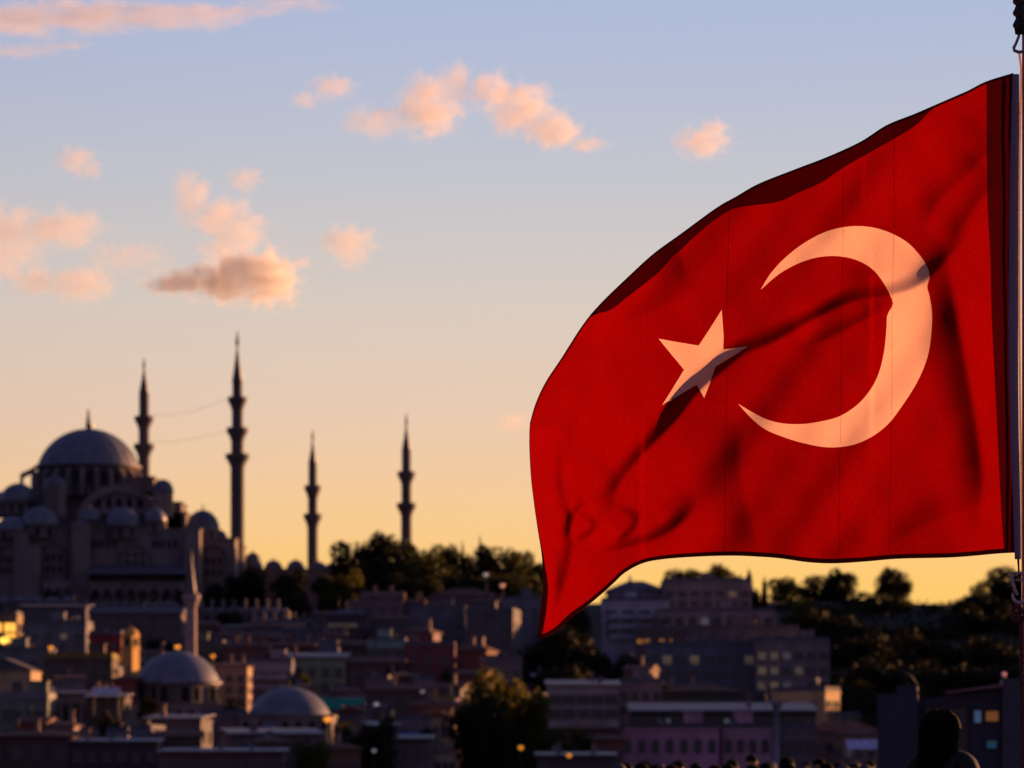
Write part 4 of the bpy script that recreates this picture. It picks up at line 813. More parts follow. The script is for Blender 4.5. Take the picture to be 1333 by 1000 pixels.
# courses and marks on the shore: pavilion, pillar, awnings, tarpaulin
def place(x, y, Y): return Vector((X(x, Y), Y, Z(y, Y)))
p = place(1010, 985, 545); r = thing('pillar', 'tall pale grey pillar standing right of the pink houses', 'pillar', (p.x, p.y, terr(p.x, p.y))); hh = Z(915, 545)-r.location.z
MB().lathe([(.75, 0), (.75, .5), (.5, .6), (.42, hh-.6), (.6, hh-.5), (.6, hh)], n=12).build('shaft', mat('pale_concrete', (.26, .24, .32)), r); MB().box(-.8, .8, -.8, .8, hh, hh+.25).build('cap', mat('pale_concrete', (.26, .24, .32)), r)
def awning(label, x0, x1, y0, y1, Y, c, name='awning'):
    r = thing(name, label, 'awning', (X((x0+x1)/2, Y), Y, terr(X((x0+x1)/2, Y), Y))); zb = r.location.z; a = W(x1-x0, Y)/2; z0, z1 = Z(y1, Y)-zb, Z(y0, Y)-zb
    mb = MB(); n = 8; v = [(-a+2*a*i/n, yy, zz-(.12 if i % 2 else 0)) for yy, zz in ((-1.5, z0), (1.5, z1)) for i in range(n+1)]+[(-a+2*a*i/n, yy, zz-.08-(.12 if i % 2 else 0)) for yy, zz in ((-1.5, z0), (1.5, z1)) for i in range(n+1)]
    m = n+1; f = [(i, i+1, m+i+1, m+i) for i in range(n)]+[(2*m+i+1, 2*m+i, 3*m+i, 3*m+i+1) for i in range(n)]+[(i+1, i, 2*m+i, 2*m+i+1) for i in range(n)]; mb.add(v, f); mb.build('canopy', mat('awning_cloth', c, noise=.15), r)
    for sx in (-a*.95, a*.95):
        for yy, zz in ((-1.4, z0), (1.4, z1)): MB().lathe([(.06, 0), (.06, max(zz-.1, .5))], sx, yy, 8).build('post', METAL, r)
awning('teal green awning right of the front dome, lower left one of two', 416, 446, 908, 922, 600, (.01, .26, .19)); awning('teal green awning right of the front dome, upper right one of two', 446, 476, 908, 917, 606, (.01, .26, .19))
awning('blue tarpaulin sloping beside the narrow pale house', 514, 550, 952, 974, 520, (.06, .14, .30), 'tarpaulin'); awning('white awning between the striped house and the left dome', 120, 156, 894, 903, 540, (.5, .45, .6))
awning('long pale canopy like a boat roof near the dark blue kiosk', 1102, 1150, 962, 974, 430, (.5, .48, .75), 'canopy')

# domed buildings at the front
def domed_hall(label, x, yt, yb, rr, Y, drum, body, x0, x1, ybody, o_name='domed_hall', wn=8, extra=()):
    g = terr(X(x, Y), Y)-1; r = thing(o_name, label, 'domed building', (X(x, Y), Y+W(rr, Y), g)); cy = 0; zt, zb = Z(yt, Y)-g, Z(yb, Y)-g; R_ = W(rr, Y)
    mb = MB(); mb.lathe([(p, zb+q) for p, q in cap_prof(R_, zt-zb, 14)], 0, 0, 40); mb.lathe([(R_*1.06, zb-.4), (R_*1.06, zb), (R_*.99, zb+.05)], 0, 0, 40); d = mb.build('dome', LEAD, r); finial(d, 0, 0, zt-.05, W(9, Y))
    h = W(drum, Y)
    if drum:
        mb = MB(); mb.lathe([(R_*1.02, zb-h), (R_*1.02, zb-.35), (R_*1.1, zb-.3), (R_*1.1, zb-.02)], 0, 0, 8, smooth=False, rot=math.pi/8); dr = mb.build('drum', STONE2, r)
        for k in range(8):
            a = math.pi/4*k; ap = R_*1.02*math.cos(math.pi/8)
            for s in (-.25, .25): add_window(dr, ap*math.cos(a)-s*R_*math.sin(a), ap*math.sin(a)+s*R_*math.cos(a), zb-h*.85, 1.3, h*.62, 'arch', VOID, a+math.pi/2)
    a, b = X(x0, Y)-r.location.x, X(x1, Y)-r.location.x; mb = MB(); zt2 = zb-h; mb.box(a, b, -R_*1.15, R_*1.15, 0, zt2); mb.box(a-.25, b+.25, -R_*1.15-.25, R_*1.15+.25, zt2, zt2+.3); mb.build('wall', STONE, r)
    for k in range(wn): add_window(r, a+(b-a)*(k+.5)/wn, -R_*1.15, zt2-W(body, Y)*.8, .9, min(2, W(body, Y)*.5), 'arch', VOID)
    for (ex, et, eb, er) in extra:
        mb = MB(); er_ = W(er, Y); ez = Z(eb, Y)-g; mb.lathe([(er_, 0), (er_, ez)]+[(p, ez+q) for p, q in cap_prof(er_, W(eb-et, Y))], X(ex, Y)-r.location.x, -R_*1.25, 20); mb.build('small_dome', LEAD, r)
    return r
domed_hall('old mosque with a large grey dome on a dark eight sided drum, lower left', 227, 846, 886, 55, 600, 32, 22, 158, 292, 918)
domed_hall('bath house with a wide low grey dome, right one of the two front domes', 373, 893, 933, 56, 560, 0, 20, 312, 432, 935, 'domed_bath', 7, ((352, 940, 952, 16), (247, 965, 976, 16)))
minaret('slim minaret with a dark pointed cap rising behind the left front dome', 249, 640, 712, 722, 772, [778], 12, 12, 14, 870, None, mat('pale_minaret_stone', (.34, .25, .26), noise=.2, scale=.5))

# ------------------------------------------------------------------ lamps
_lampm = {}
def lamp(label, x, y, Y, c, e, s=.35, pole_=True):
    p = place(x, y, Y); g = terr(p.x, p.y) if Y > 430 else 4.62; h = max(p.z-g, 1.2); r = thing('street_lamp', label, 'lamp', (p.x, p.y, p.z-h), group='small lit lamps in the town')
    e *= .55 if c is not OR else .8
    k = (c, e); m = _lampm.get(k) or mat('lamp_glow', c, emit=e, noise=.05); _lampm[k] = m
    MB().lathe([(.09, 0), (.06, h-.3)], n=8).build('post', METAL, r); MB().lathe([(0, h-s), (s*.7, h-s*.7), (s, h), (s*.7, h+s*.7), (0, h+s)], n=12).build('globe', m, r); MB().lathe([(s*.9, h+s*.5), (s*.3, h+s*1.1), (0, h+s*1.2)], n=12).build('cap', METAL, r)
OR, WH, PK = (1, .33, .03), (.8, .72, .8), (1, .45, .3)
for a in (('orange lamp just above the left front dome', 231, 842, 640, OR, .8, .45), ('orange lamp on the left side above the yellow fascia shop', 66, 843, 640, OR, .55, .42), ('tall glowing orange lamp by the striped house', 69, 916, 560, OR, .9, .42),
          ('orange lamp beside the tan townhouse roof', 277, 854, 640, OR, .5, .38), ('orange lamp low at the foot of the right front dome', 426, 936, 540, OR, .7, .5), ('orange lamp in front of the upper part of the near tree', 677, 924, 540, OR, .45, .36),
          ('orange lamp in front of the lower part of the near tree', 678, 973, 500, OR, .45, .36), ('orange lamp near the brown market house', 741, 983, 470, OR, .5, .32), ('white lamp behind the teal awnings', 490, 917, 600, WH, .25, .42),
          ('white lamp left of the near tree', 550, 900, 610, WH, .14, .36), ('pink lamp beside the near tree', 595, 911, 600, PK, .2, .4), ('cold white lamp on the wooded hilltop', 632, 748, 960, WH, .22, .6),
          ('warm lamp on the wooded hilltop right of the cold white one', 654, 762, 940, PK, .4, .62), 
          ('tiny white lamp at the bottom left of the near tree', 487, 977, 480, WH, .15, .28), 
          ('yellow lamp glowing at the extreme left edge', 5, 833, 700, (1, .6, .08), 2.2, .75)): lamp(*a)

# ------------------------------------------------------------------ trees
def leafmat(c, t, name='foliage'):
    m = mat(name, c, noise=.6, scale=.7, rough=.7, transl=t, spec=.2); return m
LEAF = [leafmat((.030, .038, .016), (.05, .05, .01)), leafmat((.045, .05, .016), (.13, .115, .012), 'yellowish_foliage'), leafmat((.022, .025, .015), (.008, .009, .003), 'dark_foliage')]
BARK = mat('bark', (.06, .045, .035), noise=.4, scale=2, bump=.4)
def crown_data(seed, kind='broad', leaves=2600, m=0, leaf=.045):
    rr = np.random.default_rng(seed); V = []; Fc = []
    if kind == 'broad':
        lob = [(np.array([0, 0, .52]), .37), (np.array([.05, 0, .28]), .30)]
        for i in range(11):
            a = rr.uniform(0, 6.28); q = rr.uniform(.16, .36); z = rr.uniform(.16, .86); s = math.sqrt(max(.1, 1-((z-.45)/.58)**2)); lob.append((np.array([q*math.cos(a)*s, q*math.sin(a)*s, z]), rr.uniform(.11, .22)))
    elif kind == 'round': lob = [(np.array([0, 0, .50]), .42), (np.array([0, .03, .30]), .36)]+[(np.array([.3*math.cos(a), .3*math.sin(a), rr.uniform(.3, .8)]), rr.uniform(.12, .17)) for a in np.linspace(0, 6, 8)]
    elif kind == 'cypress': lob = [(np.array([0, 0, z]), .30*math.sin(min(1, (1.02-z)*1.5+.02)*1.5)) for z in np.linspace(.12, .93, 9)]
    else:
        lob = [(np.array([rr.uniform(-.35, .35), rr.uniform(-.35, .35), rr.uniform(.3, .85)]), rr.uniform(.08, .2)) for i in range(16)]
    wts = np.array([r_**2 for _, r_ in lob]); wts /= wts.sum()
    for i in range(leaves):
        c, r_ = lob[rr.choice(len(lob), p=wts)]; d = rr.normal(size=3); d /= np.linalg.norm(d); p = c+d*r_*rr.uniform(.55, 1.08)*(np.array([1, 1, .9]))
        if p[2] < .03: continue
        n = d+rr.normal(size=3)*.7; n /= np.linalg.norm(n); u = np.cross(n, rr.normal(size=3)); u /= np.linalg.norm(u); w2 = np.cross(n, u); s = leaf*rr.uniform(.5, 1.3)
        b = len(V); V += [tuple(p-u*s), tuple(p-w2*s*.6), tuple(p+u*s), tuple(p+w2*s*.6)]; Fc.append((b, b+1, b+2, b+3))
    me = bpy.data.meshes.new('crown'); me.from_pydata(V, [], Fc); me.materials.append(LEAF[m]); me.update(); return me
def trunk_data(seed):
    rr = random.Random(seed); mb = MB(); mb.tube([(0, 0, -.06), (.006, .004, .12), (-.004, .01, .32), (.01, 0, .52)], [.035, .026, .02, .012], 8)
    for i in range(7):
        a = rr.uniform(0, 6.28); z = rr.uniform(.2, .45); q = rr.uniform(.2, .3); mb.tube([(0, 0, z), (q*.5*math.cos(a), q*.5*math.sin(a), z+.14), (q*math.cos(a), q*math.sin(a), z+.3)], [.012, .008, .003], 6)
    return mb.data('trunk', BARK)
CR = {(k, m): crown_data(10*m+i+3, k2, lv, m, lf) for i, (k, k2, lv, lf) in enumerate((('a', 'broad', 5200, .028), ('b', 'broad', 5200, .028), ('c', 'loose', 3000, .028), ('d', 'broad', 4200, .034), ('r', 'round', 5200, .03), ('y', 'cypress', 1800, .05))) for m in range(3)}
TR = [trunk_data(i) for i in range(3)]; NT = 0
def tree(label, x, yt, w_, Y, k='a', m=0, h=None, name='tree', cat='tree', group=None, dx=0):
    """crown top at photo row yt, crown width w_ photo pixels"""
    global NT; NT += 1; xx = X(x, Y); g = terr(xx, Y)-.3; wd_ = W(w_, Y)/.80
    ht = Z(yt, Y)-g; hh = h and W(h, Y) or ht
    if ht < wd_*.85 and k != 'y': ht = wd_*.85
    r = thing(name, label, cat, (xx, Y, Z(yt, Y)-ht), (NT*1.7) % 6.28, group); r.scale = (wd_, wd_, ht)
    if k != 'y' and ht > wd_*2.3:   # tall trunk, crown kept round
        c = link('crown', CR[(k, m)], r); s = wd_*1.6/ht; c.scale = (1, 1, s); c.location.z = 1-s*.985
    else: c = link('crown', CR[(k, m)], r)
    if k == 'y': c.scale = (1.25, 1.25, 1)
    t = link('trunk', TR[NT % 3], r); return r
big = lambda *a, **k: tree(*a, **k)
tree('dark tree against the right end of the great mosque wall, near the tall minaret', 318, 736, 58, 955, 'a', 2); tree('dark tree in front of the courtyard wall', 378, 738, 50, 950, 'b', 2); tree('low dark tree below the courtyard wall tree', 384, 766, 44, 925, 'd', 0)
tree('small dark tree at the side arcade of the great mosque', 281, 757, 36, 945, 'a', 2); tree('dark bush in the arched recess under the great mosque', 72, 764, 26, 950, 'd', 2)
tree('dark tree left of the shortest minaret foot', 432, 742, 44, 945, 'd', 0); tree('tree with yellow green rim just left of the big hilltop trees', 452, 738, 50, 930, 'a', 1)
HG = 'trees on the wooded hilltop'
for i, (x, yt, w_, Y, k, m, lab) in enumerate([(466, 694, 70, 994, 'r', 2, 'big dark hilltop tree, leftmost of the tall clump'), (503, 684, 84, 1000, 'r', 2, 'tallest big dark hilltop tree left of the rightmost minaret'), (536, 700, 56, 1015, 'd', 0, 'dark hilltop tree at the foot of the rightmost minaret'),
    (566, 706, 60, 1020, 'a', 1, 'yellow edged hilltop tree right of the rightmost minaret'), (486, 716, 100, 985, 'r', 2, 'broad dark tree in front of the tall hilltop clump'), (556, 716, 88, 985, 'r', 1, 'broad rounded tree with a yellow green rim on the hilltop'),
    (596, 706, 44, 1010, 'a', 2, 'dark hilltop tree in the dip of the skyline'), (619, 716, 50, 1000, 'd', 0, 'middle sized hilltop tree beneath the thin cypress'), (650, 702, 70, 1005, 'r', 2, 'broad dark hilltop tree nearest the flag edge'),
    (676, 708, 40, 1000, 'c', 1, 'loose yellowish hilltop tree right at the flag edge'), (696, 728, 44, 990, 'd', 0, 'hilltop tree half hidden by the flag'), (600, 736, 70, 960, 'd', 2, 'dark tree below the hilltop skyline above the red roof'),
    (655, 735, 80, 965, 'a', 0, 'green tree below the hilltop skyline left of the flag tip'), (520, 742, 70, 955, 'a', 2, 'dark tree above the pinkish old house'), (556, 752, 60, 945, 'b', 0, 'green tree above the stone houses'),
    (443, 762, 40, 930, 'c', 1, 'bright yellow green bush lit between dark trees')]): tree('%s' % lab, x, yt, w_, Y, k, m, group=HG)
tree('thin dark cypress sticking out of the hilltop skyline', 625, 697, 10, 1000, 'y', 2, name='cypress', cat='cypress'); tree('short cypress tip left of the thin one on the hilltop', 602, 704, 8, 1000, 'y', 2, name='cypress', cat='cypress')
RG = 'trees seen under the flag'
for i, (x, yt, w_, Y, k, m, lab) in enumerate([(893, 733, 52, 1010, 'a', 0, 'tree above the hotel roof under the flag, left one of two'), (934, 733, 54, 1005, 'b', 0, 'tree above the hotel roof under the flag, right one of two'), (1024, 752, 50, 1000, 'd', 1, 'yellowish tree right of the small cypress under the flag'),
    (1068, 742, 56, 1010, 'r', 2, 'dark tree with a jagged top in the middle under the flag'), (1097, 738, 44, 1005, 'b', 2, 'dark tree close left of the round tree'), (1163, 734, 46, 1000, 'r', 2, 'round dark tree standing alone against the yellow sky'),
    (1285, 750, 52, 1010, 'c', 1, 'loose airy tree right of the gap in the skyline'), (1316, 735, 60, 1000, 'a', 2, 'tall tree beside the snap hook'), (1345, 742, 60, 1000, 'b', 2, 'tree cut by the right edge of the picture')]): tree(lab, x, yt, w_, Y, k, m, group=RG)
tree('dark narrow cypress right of the hotel trees', 975, 740, 15, 960, 'y', 2, name='cypress', cat='cypress'); tree('second dark cypress joined to the narrow one', 964, 748, 14, 955, 'y', 2, name='cypress', cat='cypress'); tree('small pointed cypress alone under the flag', 995, 750, 10, 960, 'y', 2, name='cypress', cat='cypress'); tree('low cypress between the two pointed ones', 985, 766, 14, 958, 'y', 2, name='cypress', cat='cypress')
# the dark wood on the right slope
WG = 'trees of the dark wood on the right slope'; adj = ['dark', 'dull green', 'blackish', 'brownish green', 'deep green']; n = 0; rr = random.Random(5)
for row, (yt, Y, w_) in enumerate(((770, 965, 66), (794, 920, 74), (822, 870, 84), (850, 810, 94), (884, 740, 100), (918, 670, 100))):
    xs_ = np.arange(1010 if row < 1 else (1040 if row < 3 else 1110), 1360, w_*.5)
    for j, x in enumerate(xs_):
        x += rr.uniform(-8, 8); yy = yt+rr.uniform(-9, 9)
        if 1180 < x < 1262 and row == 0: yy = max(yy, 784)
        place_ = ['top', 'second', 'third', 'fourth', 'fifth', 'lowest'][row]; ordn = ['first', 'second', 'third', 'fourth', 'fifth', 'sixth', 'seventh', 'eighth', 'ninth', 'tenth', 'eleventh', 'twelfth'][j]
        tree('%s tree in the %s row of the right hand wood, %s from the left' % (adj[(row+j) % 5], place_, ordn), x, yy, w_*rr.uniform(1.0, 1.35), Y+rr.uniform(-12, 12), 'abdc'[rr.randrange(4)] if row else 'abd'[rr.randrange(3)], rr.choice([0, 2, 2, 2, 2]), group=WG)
# dark garden between the flag tip and the hotel
for x, yt, w_, Y, lab in ((740, 800, 80, 800, 'dark garden tree right of the flag tip'), (700, 822, 70, 770, 'dark garden tree straight below the flag tip'), (770, 836, 80, 745, 'dark garden tree under the hotel, middle'), (815, 846, 70, 735, 'dark garden tree under the hotel, right'),
                           (668, 846, 60, 740, 'dark garden tree behind the near tree'), (724, 850, 70, 720, 'lowest dark garden tree above the white house'), (745, 780, 60, 860, 'dark tree tucked behind the lower edge of the flag'),
                           (440, 816, 50, 790, 'dark bush under the pale lit eaves'), (470, 822, 50, 780, 'dark bush right of the one under the pale eaves'), (60, 868, 40, 612, 'dark bush under the yellow fascia'), (146, 924, 50, 530, 'dark tree in front of the left drum')):
    tree(lab, x, yt, w_, Y, rr.choice('abd'), 2, group='dark garden trees in the town')
tree('large near tree in the bottom middle, its right side yellow green', 648, 868, 108, 540, 'a', 1); tree('dense lower half of the tree clump in the bottom middle', 628, 900, 96, 528, 'b', 2); tree('yellowish tree pressed against the right side of the large near tree', 690, 900, 62, 535, 'd', 1)
tree('round yellow green bush at the bottom right of the front domes', 406, 964, 56, 480, 'd', 1); tree('dark tree between the bath dome and the blue tarpaulin', 488, 930, 62, 500, 'b', 2); tree('dark tree behind the yellow green bush', 458, 944, 40, 505, 'a', 2)
tree('small dark tree at the lower right of the pale brown house', 575, 884, 44, 600, 'd', 2); tree('thin yellowish bush below the white house', 745, 938, 70, 538, 'c', 1)

# ------------------------------------------------------------------ people on the quay
SKIN = mat('skin', (.38, .22, .15), noise=.1, rough=.55); SHOE = mat('shoe_leather', (.02, .018, .018), rough=.5)
def skinned(name, V, Ed, Rd, levels=1):
    me = bpy.data.meshes.new(name); me.from_pydata(V, Ed, []); o = bpy.data.objects.new('tmp', me); COL.objects.link(o)
    sk_ = o.modifiers.new('s', 'SKIN'); sk_.use_smooth_shade = True; sb = o.modifiers.new('b', 'SUBSURF'); sb.levels = levels; sb.render_levels = levels
    for i, v in enumerate(me.skin_vertices[0].data): v.radius = (Rd[i], Rd[i])
    me.skin_vertices[0].data[0].use_root = True
    dg = bpy.context.evaluated_depsgraph_get(); out = bpy.data.meshes.new_from_object(o.evaluated_get(dg)); bpy.data.objects.remove(o); out.name = name; return out
def blob(mb, c, r, n=16, m=10, zmin=-1.0):
    P_ = [(math.cos(t), math.sin(t)) for t in np.linspace(math.asin(zmin), math.pi/2, m)]; b = len(mb.v)
    mb.lathe([(p, q) for p, q in P_], 0, 0, n)
    for i in range(b, len(mb.v)): v = mb.v[i]; mb.v[i] = (c[0]+v[0]*r[0], c[1]+v[1]*r[1], c[2]+v[2]*r[2])
def body_data():   # 1.70 m tall, facing +Y
    V = [(0, 0, .95), (0, .005, 1.12), (0, .01, 1.30), (0, 0, 1.42), (0, -.005, 1.50), (0, .012, 1.565), (0, .008, 1.62), (0, .0, 1.665)]; Ed = [(i, i+1) for i in range(7)]; Rd = [.15, .13, .15, .10, .056, .082, .088, .06]
    for s in (-1, 1):
        b = len(V); V += [(s*.17, 0, 1.40), (s*.21, -.01, 1.14), (s*.215, .05, .90), (s*.215, .07, .83)]; Rd += [.062, .046, .034, .036]; Ed += [(3, b), (b, b+1), (b+1, b+2), (b+2, b+3)]
        for k in range(4):
            f = len(V); dy = .045-.024*k; l = (.072, .082, .076, .058)[k]; V += [(s*.218, .07+dy, .775), (s*.212, .075+dy, .775-l*.5), (s*.200, .075+dy, .775-l)]; Rd += [.0105, .0092, .0078]; Ed += [(b+3, f), (f, f+1), (f+1, f+2)]
        f = len(V); V += [(s*.195, .115, .81), (s*.188, .13, .775)]; Rd += [.0125, .0095]; Ed += [(b+3, f), (f, f+1)]
        f = len(V); V += [(s*.09, 0, .86), (s*.10, .015, .48), (s*.105, -.02, .10), (s*.11, .06, .04), (s*.115, .15, .03)]; Rd += [.085, .056, .040, .035, .028]; Ed += [(0, f), (f, f+1), (f+1, f+2), (f+2, f+3), (f+3, f+4)]
    me = skinned('body', V, Ed, Rd, 2)
    mb = MB(); blob(mb, (0, .098, 1.588), (.014, .022, .022), 10, 8)                                        # nose
    for s in (-1, 1): blob(mb, (s*.092, -.002, 1.595), (.010, .020, .031), 10, 8); blob(mb, (s*.032, .083, 1.612), (.013, .008, .008), 8, 6, -.99)
    blob(mb, (0, .086, 1.545), (.024, .008, .007), 10, 6)
    v = [tuple(p.co) for p in me.vertices]+mb.v; n = len(me.vertices); f = [tuple(p.vertices) for p in me.polygons]+[tuple(n+i for i in q_) for q_ in mb.f]
    m2 = bpy.data.meshes.new('body'); m2.from_pydata(v, [], f); m2.polygons.foreach_set('use_smooth', [True]*len(f)); m2.materials.append(SKIN); return m2
BODY = body_data()
def jacket_data(m):
    V = [(0, 0, .84), (0, .005, 1.10), (0, .01, 1.30), (0, 0, 1.42), (0, -.005, 1.455)]; Ed = [(i, i+1) for i in range(4)]; Rd = [.185, .165, .17, .10, .062]
    for s in (-1, 1):
        b = len(V); V += [(s*.18, 0, 1.40), (s*.218, -.01, 1.14), (s*.218, .05, .89)]; Rd += [.078, .064, .052]; Ed += [(3, b), (b, b+1), (b+1, b+2)]
    me = skinned('jacket', V, Ed, Rd, 2); me.materials.append(m); return me
def trouser_data(m):
    V = [(0, 0, .98)]; Ed = []; Rd = [.165]
    for s in (-1, 1): f = len(V); V += [(s*.09, 0, .84), (s*.10, .015, .48), (s*.105, -.015, .07)]; Rd += [.10, .074, .062]; Ed += [(0, f), (f, f+1), (f+1, f+2)]
    me = skinned('trousers', V, Ed, Rd, 2); me.materials.append(m); return me
def hair_data(m, kind):
    mb = MB(); 
    if kind == 'short': blob(mb, (0, -.012, 1.632), (.099, .108, .088), 20, 12, -.35)
    elif kind == 'bald': blob(mb, (0, -.03, 1.60), (.095, .080, .060), 20, 10, -.6)
    elif kind == 'scarf': blob(mb, (0, -.012, 1.61), (.112, .118, .118), 22, 14, -.9); blob(mb, (0, 0, 1.46), (.13, .12, .08), 20, 10)
    else:
        blob(mb, (0, -.016, 1.615), (.120, .120, .118), 28, 18, 0.02); blob(mb, (-.012, -.062, 1.56), (.108, .072, .12), 24, 16, -.95); blob(mb, (-.02, -.075, 1.47), (.105, .062, .15), 24, 16, -.95); blob(mb, (-.04, -.07, 1.38), (.10, .06, .13), 24, 16, -.95)
        q_ = random.Random(3)
        for k in range(330):
            a = q_.uniform(-3.5, -.22); tp = q_.uniform(.15, 1.0); w1 = q_.uniform(.98, 1.09); ps = []; L_ = q_.uniform(.26, .42); wv = q_.uniform(0, 6)
            for t in np.linspace(0, 1, 7):
                if t < .45: ang = (1-t/.45)*1.35*tp; x, y, z = .124*w1*math.cos(a)*math.cos(ang), -.012+.124*w1*math.sin(a)*math.cos(ang), 1.605+.124*w1*math.sin(ang)
                else: f_ = (t-.45)/.55; x, y, z = .124*w1*math.cos(a)*(1-.12*f_)-.045*f_*f_+.007*math.sin(wv+t*11), -.012+.124*w1*math.sin(a)*(1-.25*f_)-.02*f_, 1.605-L_*f_
                ps.append((x, y, z))
            mb.tube(ps, [.005, .006, .006, .006, .006, .005, .001], 4)
    me = mb.data('hair', m); return me
CL = [mat('cloth', c, noise=.2, scale=4) for c in ((.02, .022, .035), (.05, .03, .03), (.03, .035, .03), (.10, .09, .10), (.012, .012, .015), (.06, .06, .10))]
HAIRM = mat('dark_hair', (.006, .005, .004), rough=.9, noise=.3, scale=30, spec=.08); HAIRB = mat('brown_hair', (.025, .014, .008), rough=.6, noise=.3, scale=30)
JK = [jacket_data(m) for m in CL]; TRS = [trouser_data(m) for m in CL[:3]]; HRS = {'short': hair_data(HAIRM, 'short'), 'bald': hair_data(HAIRB, 'bald'), 'scarf': hair_data(CL[5], 'scarf'), 'long': hair_data(HAIRM, 'long')}
mb = MB(); blob(mb, (0, .06, .035), (.05, .13, .045), 14, 8, -.75); SHD = mb.data('shoe', SHOE)
def person(label, x, yt, Y, jk, tr, hr, face=0, group=None, lift=0.0):
    h = Z(yt, Y)-4.62; r = thing('person', label, 'person', (X(x, Y), Y, 4.62), R(-face), group); s = h/1.725; r.scale = (s, s, s)
    link('body', BODY, r); link('jacket', JK[jk], r); link('trousers', TRS[tr], r); link('hair', HRS[hr], r)
    for sx in (-.11, .11): link('shoe', SHD, r, (sx, 0, 0))
    return r
person('person with long dark hair seen from behind at the lower right, ear lit orange', 1227, 925, 24, 4, 0, 'long', 32)
CG = 'people on the quay at the bottom edge'
for x, yt, Y, jk, tr, hr, fc, lab in ((816, 992, 58, 0, 0, 'short', 10, 'person in dark blue farthest left in the crowd at the bottom edge'), (838, 990, 64, 1, 1, 'short', -60, 'person in brown second from the left in the bottom crowd'), (859, 994, 57, 4, 2, 'scarf', 80, 'person in a blue grey headscarf third from the left in the bottom crowd'),
      (884, 991, 63, 2, 0, 'long', 150, 'long haired person fourth from the left in the bottom crowd'), (906, 993, 60, 0, 1, 'short', 30, 'person standing under the middle of the left pink house'), (931, 992, 66, 3, 2, 'bald', -100, 'balding person in grey standing between the two pink houses'),
      (953, 988, 59, 4, 0, 'short', 0, 'person in black left of the tallest one in the crowd'), (978, 982, 61, 0, 1, 'short', 200, 'tallest person in the crowd, under the right pink house'), (1003, 991, 65, 1, 2, 'scarf', 20, 'person in a headscarf at the foot of the pale pillar'),
      (1026, 986, 60, 2, 0, 'long', 60, 'long haired person in green right of the pale pillar'), (1048, 992, 57, 4, 1, 'short', -20, 'person in black below the grey shop'), (1067, 987, 62, 0, 2, 'short', 120, 'person in dark blue left of the red roofed house'),
      (1090, 992, 64, 3, 0, 'short', -50, 'person in grey under the red roofed house'), (1112, 987, 58, 1, 1, 'bald', 10, 'balding person in brown under the boat canopy'), (1132, 990, 61, 4, 2, 'short', 170, 'person in black touching the dark blue kiosk')):
    person(lab, x, yt, Y, jk, tr, hr, fc, CG)

rp = random.Random(9)
for k in range(14):
    person('dark figure in the back file of the bottom crowd, only the head top showing', 806+k*24.5+rp.uniform(-7, 7), rp.uniform(992, 997), rp.uniform(48, 54), rp.randrange(6), rp.randrange(3), rp.choice(['short', 'long', 'scarf', 'short']), rp.uniform(-180, 180), 'second file of people on the quay')

# ------------------------------------------------------------------ dark blue kiosk
YK = 70.0; r = thing('quay_kiosk', 'dark blue kiosk with a slanting roof edge at the lower right', 'kiosk', (X(1235, YK), YK, 4.62), -.11); NAVY = mat('navy_panel', (.020, .022, .060), rough=.5, noise=.25, scale=1.5, spec=.4); NAVL = mat('grey_blue_panel', (.055, .055, .09), rough=.5, noise=.25, scale=1.5)
kx = lambda x: X(x, YK)-r.location.x; kz = lambda y: Z(y, YK)-4.62
mb = MB(); mb.box(kx(1143), kx(1195), -.5, 2.2, 0, kz(904)); mb.box(kx(1168), kx(1195), -.35, 1.2, kz(904), kz(893)); mb.build('tower_panel', NAVY, r)
mb = MB(); a, b = kx(1195)+.003, kx(1303); mb.add([(a, 0, 0), (b, 0, 0), (b, 2, 0), (a, 2, 0), (a, 0, kz(911)), (b, 0, kz(897)), (b, 2, kz(897)), (a, 2, kz(911))], [(0, 3, 2, 1), (4, 5, 6, 7), (0, 1, 5, 4), (1, 2, 6, 5), (2, 3, 7, 6), (3, 0, 4, 7)]); mb.build('wall', NAVY, r)
mb = MB(); mb.add([(a+.5, -.35, kz(903)), (b+.03, -.35, kz(895)), (b+.03, 2.2, kz(895)), (a+.5, 2.2, kz(903)), (a+.5, -.35, kz(901)), (b+.03, -.35, kz(891)), (b+.03, 2.2, kz(891)), (a+.5, 2.2, kz(901))], [(0, 3, 2, 1), (4, 5, 6, 7), (0, 1, 5, 4), (1, 2, 6, 5), (2, 3, 7, 6), (3, 0, 4, 7)]); mb.build('roof', mat('pinkish_trim', (.22, .12, .16)), r)
MB().box(kx(1304), kx(1360), -.2, 2.3, 0, kz(884)).build('side_panel', NAVL, r)
def pane(x0, x1, y0, y1, m):
    o = MB().box(kx(x0), kx(x1), -.03, .02, kz(y1), kz(y0)).build('window', m, r); mb = MB(); t = .03
    for u0, u1, v0, v1 in ((kx(x0)-t, kx(x0), kz(y1)-t, kz(y0)+t), (kx(x1), kx(x1)+t, kz(y1)-t, kz(y0)+t), (kx(x0), kx(x1), kz(y0), kz(y0)+t), (kx(x0), kx(x1), kz(y1)-t, kz(y1))): mb.box(u0, u1, -.06, .0, v0, v1)
    mb.build('frame', METAL, o)
pane(1268, 1277, 925, 941, mat('cool_reflecting_glass', (.25, .45, .7), emit=.05)); pane(1283, 1299, 926, 939, mat('warm_reflecting_glass', (.9, .35, .1), emit=.05)); pane(1284, 1297, 964, 974, mat('teal_reflecting_glass', (.1, .4, .5), emit=.018)); pane(1205, 1258, 922, 990, GLASS)  # coloured panes emit to stand in for light reflections on the panel
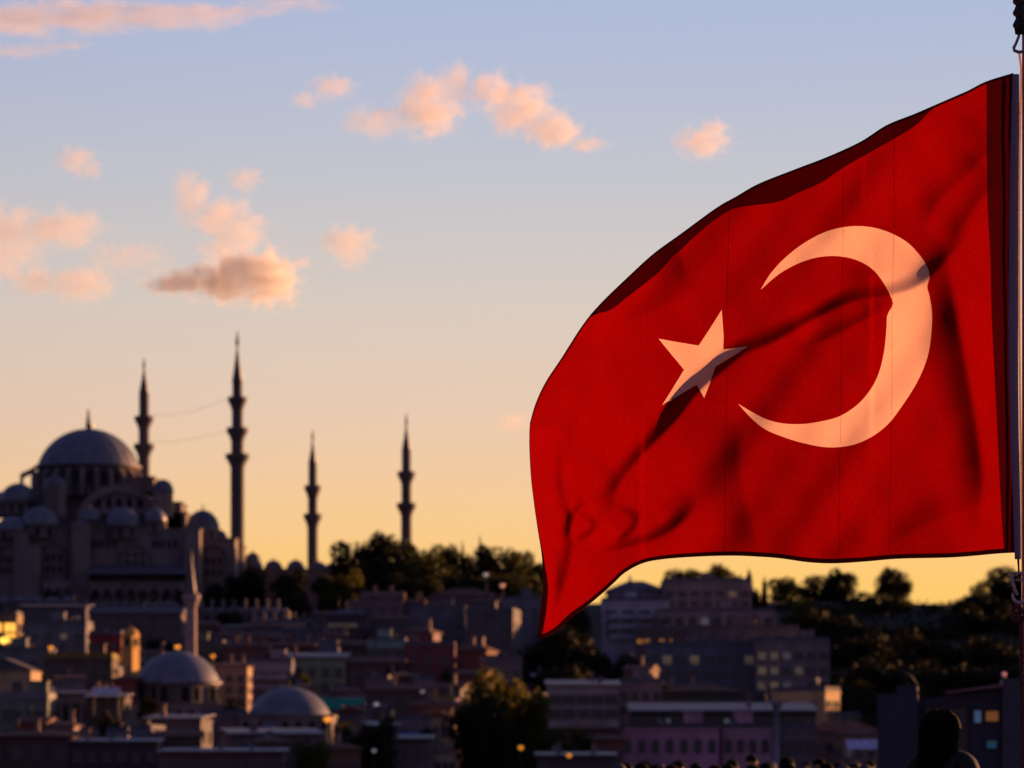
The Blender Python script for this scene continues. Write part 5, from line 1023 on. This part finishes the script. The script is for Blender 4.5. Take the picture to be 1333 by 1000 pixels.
r = thing('quay_lamp', 'small pinkish lamp on the roof corner of the dark blue kiosk', 'lamp', (X(1306, YK), YK-.1, Z(883, YK))); MB().lathe([(.02, 0), (.02, .05)], n=8).build('stem', METAL, r); mb = MB(); blob(mb, (0, 0, .07), (.045, .045, .045)); mb.build('globe', mat('pink_lamp', (1, .35, .4), emit=.12), r)
# perched bird
r = thing('perched_bird', 'dark bird perched on top of the dark blue kiosk', 'bird', (X(1183, YK), YK+.2, Z(893, YK))); FE = mat('dark_feathers', (.02, .02, .022), noise=.4, scale=12); mb = MB(); c = W(1, YK)
mb.tube([(-.19, 0, .285), (-.15, 0, .27), (-.115, 0, .255), (-.06, 0, .22), (0, 0, .165), (.06, 0, .11), (.11, 0, .07), (.17, 0, .03)], [.004, .018, .045, .046, .075, .08, .05, .012], 12); mb.build('body', FE, r)
for s in (-1, 1):
    mb = MB(); mb.tube([(-.04, s*.05, .20), (.04, s*.078, .14), (.12, s*.05, .07), (.19, s*.02, .02)], [.02, .04, .03, .005], 8); mb.build('wing', FE, r); mb = MB(); mb.tube([(.0, s*.03, .11), (.0, s*.03, 0)], .007, 6); mb.build('leg', mat('bird_leg', (.2, .12, .04)), r)

# small trees between the houses
rr = random.Random(77)
for k, (x, yt, w_, Y, lab) in enumerate([(96, 905, 34, 575, 'small dark tree above the striped house'), (196, 902, 30, 570, 'small dark tree at the left foot of the left drum'), (300, 906, 26, 600, 'bush between the two front domes'), (452, 930, 34, 560, 'bush below the teal awnings'),
    (392, 872, 24, 670, 'bush at the corner of the pale green townhouse'), (510, 860, 28, 690, 'dark bush left of the maroon house'), (210, 822, 34, 800, 'dark tree left of the slim minaret'), (150, 806, 30, 830, 'bush over the dark red house'), (20, 884, 30, 600, 'bush behind the beige gable'),
    (590, 866, 34, 700, 'dark tree right of the maroon house'), (560, 940, 34, 520, 'bush right of the blue tarpaulin'), (300, 792, 34, 900, 'dark bush among the domed cells'), (350, 846, 22, 735, 'bush on the chimneyed roofs'), (866, 884, 30, 660, 'bush behind the mauve house'), (1050, 930, 28, 620, 'bush under the sunlit house'), (1120, 925, 44, 640, 'dark bush right of the sunlit house')]):
    tree(lab, x, yt, w_, Y, 'abdr'[k % 4], rr.choice([0, 2]), group='small trees between the houses')
# ground cover on the wooded slope
q9 = np.random.default_rng(4); V_ = []; F_ = []
for k in range(16000):
    x, y = q9.uniform(36, 175), q9.uniform(640, 975)
    if x < y*.075-4 or (y > 930 and x < 250*y/F*1.0): continue
    z = terr(x, y); p = np.array([x, y, z+abs(q9.normal())*.7]); u = q9.normal(size=3); u /= np.linalg.norm(u); v_ = np.cross(u, q9.normal(size=3)); v_ /= np.linalg.norm(v_); s_ = q9.uniform(.3, .8); b = len(V_)
    V_ += [tuple(p-u*s_), tuple(p-v_*s_*.6), tuple(p+u*s_), tuple(p+v_*s_*.6)]; F_.append((b, b+1, b+2, b+3))
me = bpy.data.meshes.new('undergrowth'); me.from_pydata(V_, [], F_); me.materials.append(LEAF[2]); me.update(); props(link('undergrowth', me), 'dark shrubby undergrowth covering the right hand slope', 'undergrowth', None, 'stuff')
